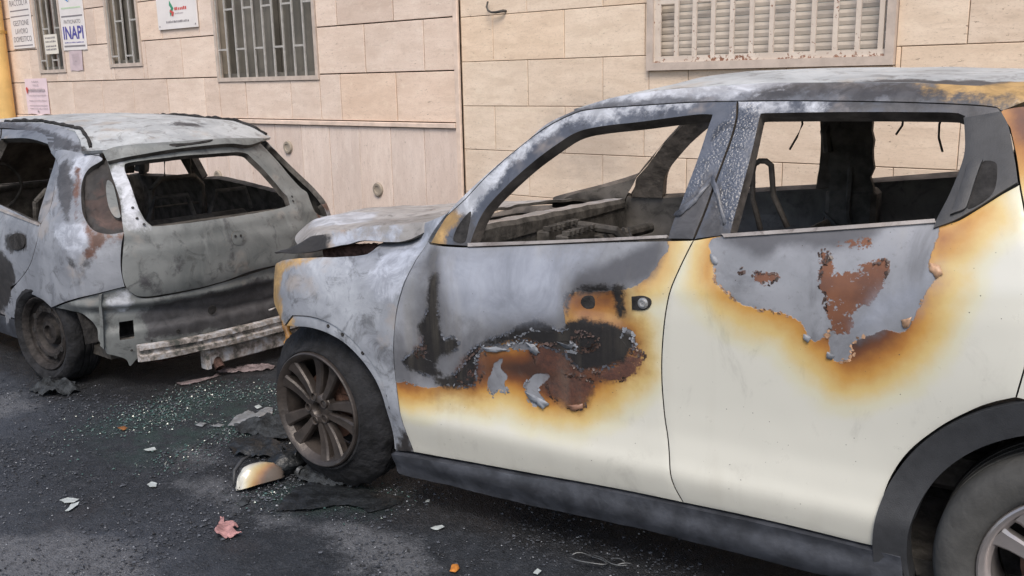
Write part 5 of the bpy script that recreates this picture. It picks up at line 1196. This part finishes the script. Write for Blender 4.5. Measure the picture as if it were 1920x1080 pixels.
sm_ = px(SB, [(186, 552, 1), (192, 551, 1), (194, 600), (196, 655, 1), (188, 648, 1), (187, 600)]); panel('panel_seam', rpB, SB, sm_, mats=M['hatch'], off=.006, depth=.02, g=.02)
# crash beam: a pressed channel across the back
def beamprof(): return [(0, .262), (.032, .258), (.034, .236), (.018, .228), (.018, .212), (.036, .204), (.034, .178), (0, .172)]
V = []; n = 30; pr = beamprof(); m = len(pr)
for i in range(n):
    y = -.60+1.24*i/(n-1); xo = .615-.10*abs(y/.62)**2.5+.004*fbm((y*4, 0, 0), 2)
    V += [(xo+a, y, b+.004*fbm((y*5, b*9, 1), 1.4)) for a, b in pr]
cb = MBld(); cb.add(V, [(i*m+j, i*m+(j+1) % m, (i+1)*m+(j+1) % m, (i+1)*m+j) for i in range(n-1) for j in range(m)]+[tuple(range(m)), tuple((n-1)*m+j for j in range(m))[::-1]])
cbo = cb.build('crash_beam', M['beam'], carB, True); sharp(cbo, 30)
lb = MBld(); lb.box((.56, -.24, .075), (.60, .52, .155), bev=.006); lb.box((.55, -.26, .06), (.61, -.235, .17)); lb.box((.55, .42, .03), (.62, .45, .16)); lbo = lb.build('tow_bracket', M['beam'], carB)
bl_ = MBld()
for (y0, a_, L_) in ((.18, .6, .16), (.30, -.5, .12), (.10, .25, .10)):
    bl_.tube([(.69, y0, .31+.02), (.70, y0+L_*math.cos(a_), .33+L_*math.sin(a_)*.5)], .005, 6)
bl_.build('loose_strip', M['beam'], rpB, True)
ex = MBld(); ex.tube([(.1, -.15, .17), (.40, -.17, .15), (.58, -.19, .10), (.62, -.19, .055)], [.03, .03, .028, .027], 14, cap=False); ex.box((-.1, -.45, .10), (.42, -.02, .20), bev=.03); ex.build('exhaust', M['rusty'], carB, True, 40)
# inside
ib = MBld(); ib.box((-2.9, -.66, .17), (.36, .66, .22)); ib.box((-.1, -.52, .45), (-.02, .52, .80), bev=.03)
ib.box((-2.06, -.72, .22), (-2.02, .72, .90)); ib.box((.20, -.52, .22), (.46, .52, .50)); ib.build('floor_pan', M['inner'], carB)
ib2 = MBld(); ib2.box((.38, -.50, .55), (.46, .50, .84)); 
for yy in (-.42, 0, .40): ib2.tube([(-.06, yy-.15, .8), (-.04, yy-.1, .93), (-.04, yy+.1, .93), (-.06, yy+.15, .8)], .014, 8)
ib2.build('rear_seat_frame', M['inner'], carB, True, 35)
for (sx, sy) in ((-.95, -.36), (-.95, .36)):
    s = MBld(); s.box((sx-.22, sy-.22, .34), (sx+.22, sy+.22, .40), bev=.015)
    for d_ in (-.18, .18): s.tube([(sx+.2, sy+d_, .38), (sx+.32, sy+d_, .70), (sx+.37, sy+d_, .92)], .018, 8)
    s.tube([(sx+.37, sy-.18, .92), (sx+.38, sy-.12, .98), (sx+.38, sy+.12, .98), (sx+.37, sy+.18, .92)], .018, 8)
    s.tube([(sx+.38, sy-.09, .97), (sx+.40, sy-.09, 1.10), (sx+.40, sy+.09, 1.10), (sx+.38, sy+.09, .97)], .008, 8)
    for zz in (.5, .65, .8): s.tube([(sx+.22+(zz-.4)*.3, sy-.18, zz), (sx+.22+(zz-.4)*.3, sy+.18, zz)], .006, 6)
    s.build('seat_frame', M['inner'], carB, True, 35)
dbB = MBld(); dbB.tube([(-1.85, -.70, .88), (-1.87, 0, .90), (-1.85, .70, .88)], .03, 10)
tor = [(-1.62+.06*math.sin(a)*.5, -.36+.18*math.cos(a), .93+.16*math.sin(a)) for a in np.linspace(0, 2*math.pi, 25)]
dbB.tube(tor, .012, 8, cap=False); dbB.tube([(-1.62, -.36, .93), (-1.85, -.36, .86)], .02, 8); dbB.build('dash_beam', M['inner'], carB, True)
for sy in (-1, 1):
    y0, y1 = sorted((sy*.50, sy*.785))
    for cx in (0, -2.51):
        wlB = MBld(); P = lambda a, y: (cx+.36*math.cos(a), y, .28+.36*math.sin(a)*.85)
        for k in range(12): wlB.add([P(math.pi*k/12, y0), P(math.pi*(k+1)/12, y0), P(math.pi*(k+1)/12, y1), P(math.pi*k/12, y1)], [(0, 1, 2, 3)])
        wlB.add([P(math.pi*k/12, sy*.50) for k in range(13)], [tuple(range(13))]); wlB.build('wheel_house', M['soot'], carB)
def screenB(u, v):
    a = v*2-1; z = .93+.40*u; return (-1.74+.44*u-.10*(1-a*a), a*float(hB(z))*.90, z)
sheet('windscreen', screenB, 16, 20, [M['soot'], M['innerlit'], M['soot']], carB, .006)
def hoodB(u, v):
    v = 1-v; a = v*2-1; x = -1.92-1.05*u; y = a*(.70-.16*u); return (x+.0, y, .955-.10*u-.12*u**3+.02*(1-a*a)+.008*fbm((x*2, y*2, 9), 1.5))
sheet('bonnet', hoodB, 24, 24, [M['hood'], M['soot'], M['hood']], carB, .015)
def noseB(u, v):
    v = 1-v; a = v*2-1; z = .74-.50*u; return (-3.08-.06*math.sin(u*3)+.30*abs(a)**3, a*.66, z)
sheet('front_panel', noseB, 12, 20, [M['hatch'], M['soot'], M['hatch']], carB, .02)
make_wheel(carB, (-.075, -.80, .272), .282, .203, 'steel', math.radians(7), -1, burnt=False, ragged=.007)
make_wheel(carB, (-.03, .80, .262), .272, .206, 'steel', 0, 1, ragged=.012)
make_wheel(carB, (-2.51, -.79, .262), .272, .206, 'steel', 0, -1, ragged=.012)
make_wheel(carB, (-2.51, .79, .262), .272, .206, 'steel', 0, 1, ragged=.012)

# ------------------------------------------------------------------ wreckage lying on the road
def scrap(name, label, cat, pix, mat, h=.01, g=.012, base=.004, sc=14, zone=None, group=None, ridge=0.0, th=.0015, curl=0.0):
    """a crumpled piece lying on the road; outline given where it lies"""
    P2 = densify([tuple(on_ground(*p[:2])[:2]) for p in pix], g, False)
    rag = np.array([.10*g*6*fbm((a*22, b*22, 5), 1.3, 3) for a, b in P2])
    P2 = inset(P2, 0.0); c = P2.mean(0); d = P2-c; P2 = c+d*(1+rag/np.maximum(np.linalg.norm(d, axis=1), .02))[:, None]
    Q, T = cdt(P2, [], g); e = np.maximum(0, sdf(Q, P2)); mx = max(e.max(), 1e-4)
    Z = np.array([abs(fbm((a*sc/8, b*sc/8, 1), 3.0, 4))*h+ridge*math.sin(a*90+b*40)*.5 for a, b in Q])+base+h*.35*np.sqrt(e/mx)+curl*(1-e/mx)**3*np.array([abs(math.sin(a*31+b*17)) for a, b in Q])
    Z += np.array([ground_h(a, b) for a, b in Q])+.003
    X0 = np.array([Q[:, 0].mean(), Q[:, 1].mean(), 0]); F0 = np.column_stack([Q, Z])-X0; n = len(F0)
    V = np.concatenate([F0, F0-np.array((0, 0, th))]); F = [list(t) for t in T]+[[x+n for x in t[::-1]] for t in T]; ed = {}
    for t in T:
        for a, b in ((t[0], t[1]), (t[1], t[2]), (t[2], t[0])):
            if (b, a) in ed: del ed[(b, a)]
            else: ed[(a, b)] = 1
    F += [[b, a, a+n, b+n] for a, b in ed]
    o = mesh_obj(name, V, F, mat, None, True); o.location = X0; sharp(o, 50); tag(o, label, cat, group); return o
M['metal'] = plain('once molten alloy', (.42, .44, .46), .32, .5, .3, 30, .6, .5, 60)
M['charsheet'] = plain('charred plastic', (.014, .016, .018), .42, .5, .5, 20, bstr=.7, bsc=50)
M['charash'] = plain('grey black ash', (.032, .036, .040), .9, .2, .6, 25, bstr=.8, bsc=80)
M['pinkrag'] = plain('dusty pink scrap', (.34, .185, .18), .8, .3, .35, 30, bstr=.4, bsc=60)
M['chip'] = plain('pale plastic chip', (.40, .44, .44), .5, .4, .15, 30)
M['leaf'] = plain('orange scrap', (.42, .16, .03), .6, .4, .3, 40)
M['leafdull'] = plain('dull orange scrap', (.20, .085, .03), .7, .3, .4, 40)
M['stripm'] = plain('dull pinkish metal strip', (.19, .155, .16), .6, .4, .4, 25, .2, .4, 50)
M['wire'] = plain('bare wire', (.10, .105, .11), .4, .5, .4, 30, .5)
scrap('molten_metal', 'silvery puddle of melted metal on the ground left of the front alloy wheel', 'molten metal', [(428, 800), (440, 786), (458, 778), (466, 772), (480, 778), (498, 766), (512, 768), (510, 782), (490, 786), (470, 794), (450, 802)], M['metal'], .012, .007, sc=30)
scrap('molten_metal', 'small flat silver splash just left of the larger melted puddle', 'molten metal', [(366, 800), (376, 794), (388, 796), (380, 802)], M['metal'], .006, .006)
scrap('molten_metal', 'thin silver streak between two melted metal puddles', 'molten metal', [(396, 801), (410, 797), (422, 799), (412, 803)], M['metal'], .006, .006)
scrap('charred_sheet', 'black curled plastic sheet on the ground under the front bumper corner', 'debris', [(425, 845), (440, 828), (480, 822), (520, 832), (540, 850), (520, 862), (480, 862), (445, 858)], M['charsheet'], .035, .014, sc=20, curl=.01)
scrap('charred_sheet', 'black melted mat spread behind the burnt mirror below the alloy wheel', 'debris', [(545, 925), (590, 905), (640, 915), (700, 925), (760, 935), (752, 945), (700, 960), (640, 950), (580, 962), (520, 960)], M['charsheet'], .018, .014, sc=16)
scrap('charred_sheet', 'charred heap against the lower edge of the front alloy wheel', 'debris', [(540, 878), (560, 862), (600, 868), (650, 884), (690, 900), (660, 918), (600, 915), (560, 905)], M['charash'], .06, .013, sc=26)
scrap('charred_sheet', 'dark ash heap in front of the crossover beside the melted silver metal', 'debris', [(440, 800), (480, 790), (520, 782), (540, 800), (545, 830), (510, 830), (470, 818), (445, 815)], M['charash'], .045, .014, sc=24)
scrap('charred_sheet', 'charred tyre crumbs heaped at the foot of the hatchback wheel', 'debris', [(55, 735), (75, 722), (100, 715), (135, 722), (150, 735), (120, 745), (80, 745)], M['charash'], .06, .016, sc=26)
scrap('charred_sheet', 'flat black flap near the sill in front of the burnt white car', 'debris', [(672, 950), (700, 946), (752, 942), (730, 955), (690, 963)], M['charsheet'], .008, .012)
scrap('shadow_clump', 'small dark clump put in for the shadow left of the mirror shell', 'debris', [(445, 948), (455, 935), (470, 936), (465, 948), (452, 952)], M['charash'], .018, .010)  # lump added where the mirror shell only casts its shadow
scrap('pink_scrap', 'torn dusty pink scrap lying alone on the black asphalt', 'scrap', [(402, 1003), (410, 992), (414, 976), (421, 977), (421, 988), (432, 986), (447, 992), (436, 998), (454, 1008), (440, 1010), (425, 1015), (408, 1011)], M['pinkrag'], .022, .007, sc=40, curl=.012)
scrap('metal_strip', 'crumpled pinkish metal strip under the hatchback crash beam', 'metal strip', [(408, 700), (418, 692), (440, 694), (460, 690), (490, 686), (516, 687), (512, 694), (480, 697), (450, 700), (425, 703)], M['stripm'], .022, .009, sc=36)
scrap('metal_strip', 'long thin dark strip left of the crumpled pinkish metal strip', 'metal strip', [(330, 722), (360, 716), (400, 708), (408, 703), (412, 706), (370, 720), (340, 726)], M['stripm'], .010, .008)
for pix, lab in (([(276, 912), (284, 907), (295, 910), (293, 916), (281, 918)], 'pale oval plastic chip alone on the road left of the mirror shell'),
                 ([(112, 943), (128, 938), (148, 940), (140, 946), (122, 948)], 'grey plastic sliver at the left, above its curved twin'), ([(123, 962), (134, 950), (150, 946), (146, 952), (130, 962)], 'curved grey plastic sliver at the left, below its flat twin'),
                 ([(808, 995), (816, 990), (830, 989), (834, 993), (822, 997)], 'white torn chip below the watermark-free lower sill, nearest the bottom edge'), ([(798, 946), (801, 942), (806, 942), (805, 946)], 'tiny white pebble-like chip close to the front end of the sill'),
                 ([(270, 847), (290, 842), (294, 846), (276, 850)], 'pale chip among the greenish glass crumbs'), ([(700, 935), (704, 930), (712, 928), (708, 935)], 'small white chip on the black melted mat'),
                 ([(1000, 1078), (1008, 1072), (1016, 1076), (1008, 1082)], 'white chip at the bottom edge near the bare wires'), ([(478, 765), (486, 762), (492, 766), (482, 769)], 'white chip beside the rim above the melted metal')):
    scrap('plastic_chip', lab.replace('below the watermark-free lower sill, nearest the bottom edge', 'on the asphalt in front of the sill'), 'chip', pix, M['chip'], .006, .006, group='pale chips on the road', curl=.004)
scrap('orange_scrap', 'bright orange scrap at the bottom edge of the road', 'scrap', [(843, 1076), (848, 1066), (858, 1064), (862, 1070), (854, 1078)], M['leaf'], .012, .006)
scrap('orange_scrap', 'faded orange scrap among the crumbs left of the burnt white car', 'scrap', [(220, 806), (232, 803), (240, 806), (232, 810)], M['leafdull'], .006, .006)
# door mirror shell
a_ = on_ground(446, 922); b_ = on_ground(528, 893); ax = (b_-a_)[:2]; Lm = np.linalg.norm(ax); ang = math.atan2(ax[1], ax[0])
mir = thing('wing_mirror', 'broken white door mirror shell with a scorched yellow edge, lying beside the front wheel', 'car mirror', ((a_+b_)/2))
mir.rotation_euler = (0, 0, ang)
def shell(u, v):
    t = u*2-1; w = math.sqrt(max(0.0, 1-abs(t)**2.6)); a = -.35+math.pi*1.06*v
    x = t*Lm*.52; y = (.058+.012*t)*w*math.cos(a); z = .012+(.078-.014*t)*w*max(-.1, math.sin(a))
    return (x+.01*fbm((t*2, v*3, 3), 1.2), y-.012*t*t, z)
zm = {'scorch': [[(-.02, -.09), (Lm*.56, -.09), (Lm*.56, .01), (.03, -.018), (-Lm*.38, -.052), (-Lm*.4, -.09)], [(Lm*.40, -.09), (Lm*.6, -.09), (Lm*.6, .09), (Lm*.44, .09)]], 'char': [[(Lm*.1, .045), (Lm*.4, .03), (Lm*.4, .09), (Lm*.1, .09)]]}
sheet('mirror_shell', shell, 34, 26, [M['mirror'], M['soot'], M['mirror']], mir, -.004, zm)
rm = MBld(); rm.tube([(-Lm*.50, .03, .02), (-Lm*.36, .065, .06), (-Lm*.12, .085, .085), (Lm*.1, .09, .09)], [.004, .008, .008, .005], 8); rm.build('mirror_rim', M['plastic'], mir, True)
hs_ = MBld()
V = []; n1_, n2_ = 16, 12
for i in range(n1_):
    for j in range(n2_):
        th, ph = math.pi*i/(n1_-1), 2*math.pi*j/n2_; r = 1+.35*fbm((math.sin(th)*math.cos(ph)*2, math.sin(th)*math.sin(ph)*2, math.cos(th)*2), 1.4)
        V.append((Lm*.74+.10*r*math.sin(th)*math.cos(ph), .01+.06*r*math.sin(th)*math.sin(ph), .045+.045*r*math.cos(th)))
hs_.add(V, [(i*n2_+j, i*n2_+(j+1) % n2_, (i+1)*n2_+(j+1) % n2_, (i+1)*n2_+j) for i in range(n1_-1) for j in range(n2_)])
hs_.tube([(Lm*.6, .04, .05), (Lm*.78, .07, .09), (Lm*.9, .05, .06)], .007, 6); hs_.tube([(Lm*.7, -.03, .06), (Lm*.84, -.02, .10), (Lm*1.0, .0, .07)], .006, 6)
hs_.build('mirror_arm', M['charsheet'], mir, True)
sp = MBld(); sp.tube([(Lm*.70+.020*math.cos(a), -.075-.005*a/6, .030+.020*math.sin(a)) for a in np.linspace(0, 8*math.pi, 80)], .0032, 6); sp.build('spring', M['wire'], mir, True)
# bare wires by the sill
wr = thing('wire_bundle', 'loops of bare thin wire on the road below the sill, near the rear wheel', 'wire', on_ground(1120, 1058)); o0 = np.array(wr.location)
for pts in (((1068, 1050), (1085, 1046), (1110, 1052), (1135, 1064), (1140, 1070), (1110, 1068), (1078, 1062), (1068, 1054)), ((1105, 1046), (1130, 1058), (1150, 1070), (1185, 1072)), ((1140, 1056), (1160, 1058), (1175, 1064)), ((1150, 1068), (1170, 1068), (1188, 1066))):
    q = [np.array(on_ground(*p))-o0+np.array((0, 0, .012+.014*abs(math.sin(i*1.7)))) for i, p in enumerate(pts)]
    sm = [q[i]*(1-t)+q[i+1]*t for i in range(len(q)-1) for t in np.linspace(0, 1, 5)[:-1]]+[q[-1]]
    sm = [np.mean(sm[max(0, i-2):i+3], axis=0) for i in range(len(sm))]
    w_ = MBld(); w_.tube(sm, .0022, 6); w_.build('wire', M['wire'], wr, True)
def crumbs(name, label, mat, pts, smin, smax, flat=.6):
    V = []; F = []
    for (x, y) in pts:
        s = rng.uniform(smin, smax)*(.5+rng.random()**2*1.2); z = ground_h(x, y)+.004+s*flat*.35; b = len(V)
        o_ = rng.normal(0, .16, (6, 3)); base = np.array([(1, 0, 0), (-1, 0, 0), (0, 1, 0), (0, -1, 0), (0, 0, flat), (0, 0, -flat)])+o_
        V += [tuple(np.array((x, y, z))+s*.5*p) for p in base]
        F += [(b+i, b+j, b+k) for i, j, k in ((0, 2, 4), (2, 1, 4), (1, 3, 4), (3, 0, 4), (2, 0, 5), (1, 2, 5), (3, 1, 5), (0, 3, 5))]
    o = mesh_obj(name, V, F, mat, None, False); tag(o, label, name.replace('_', ' '), kind='stuff'); return o
def scatter(n, polys, edge=.25):
    out = []
    P = np.concatenate(polys); lo = P.min(0)-edge; hi = P.max(0)+edge
    while len(out) < n:
        c = lo+rng.random((4000, 2))*(hi-lo); d = np.max([sdf(c, q) for q in polys], axis=0)
        cl = np.array([noise.noise(Vector((a*2.5, b*2.5, 8))) for a, b in c])
        out += c[(rng.random(4000) < np.clip((d+edge)/edge, 0, 1)*np.clip(.45+1.3*cl, .04, 1))].tolist()
    return out[:n]
tg_ = NT('green tinted glass crumbs'); v_ = tg_.noise(70, 2)
M['glass'] = tg_.fin(tg_.ramp(v_, [(.3, (.02, .050, .045)), (.55, (.06, .115, .105)), (.72, (.13, .18, .175)), (.82, (.42, .47, .47))]), .12, .7)
M['glass'].node_tree.nodes
M['grit'] = plain('grey grit', (.060, .066, .078), .85, .3, .6, 60)
M['crumb'] = plain('pale ash crumbs', (.22, .23, .25), .7, .3, .5, 60)
M['blackcrumb'] = plain('black cinders', (.012, .013, .015), .7, .4, .5, 40)
gp = [gpoly([(290, 775), (370, 742), (480, 738), (515, 770), (495, 812), (400, 815), (300, 860), (235, 850), (190, 800)])]
crumbs('glass_crumbs', 'greenish crumbs of shattered window glass between the two burnt cars', M['glass'], scatter(3600, gp, .28)+scatter(250, [gpoly([(490, 930), (600, 915), (760, 935), (640, 970), (520, 960)])], .15), .003, .0095)
wide = [gpoly([(0, 745), (150, 750), (500, 790), (740, 920), (1100, 1010), (1300, 1120), (0, 1150), (-60, 900)])]
crumbs('ash_crumbs', 'pale ash and grit scattered over the asphalt', M['crumb'], scatter(1500, wide, .3)+scatter(900, [gpoly([(380, 800), (480, 760), (540, 800), (600, 880), (760, 930), (640, 970), (500, 960), (420, 850)])], .2), .0022, .0065)
crumbs('cinders', 'black cinders scattered over the asphalt around the wheels', M['blackcrumb'], scatter(2600, wide+[gpoly([(60, 700), (300, 690), (520, 700), (540, 860), (300, 790), (100, 745)])], .3), .003, .009)
crumbs('grit', 'grey burnt grit and clumped soot covering the asphalt', M['grit'], scatter(7000, wide+gp, .3), .004, .012, .4)
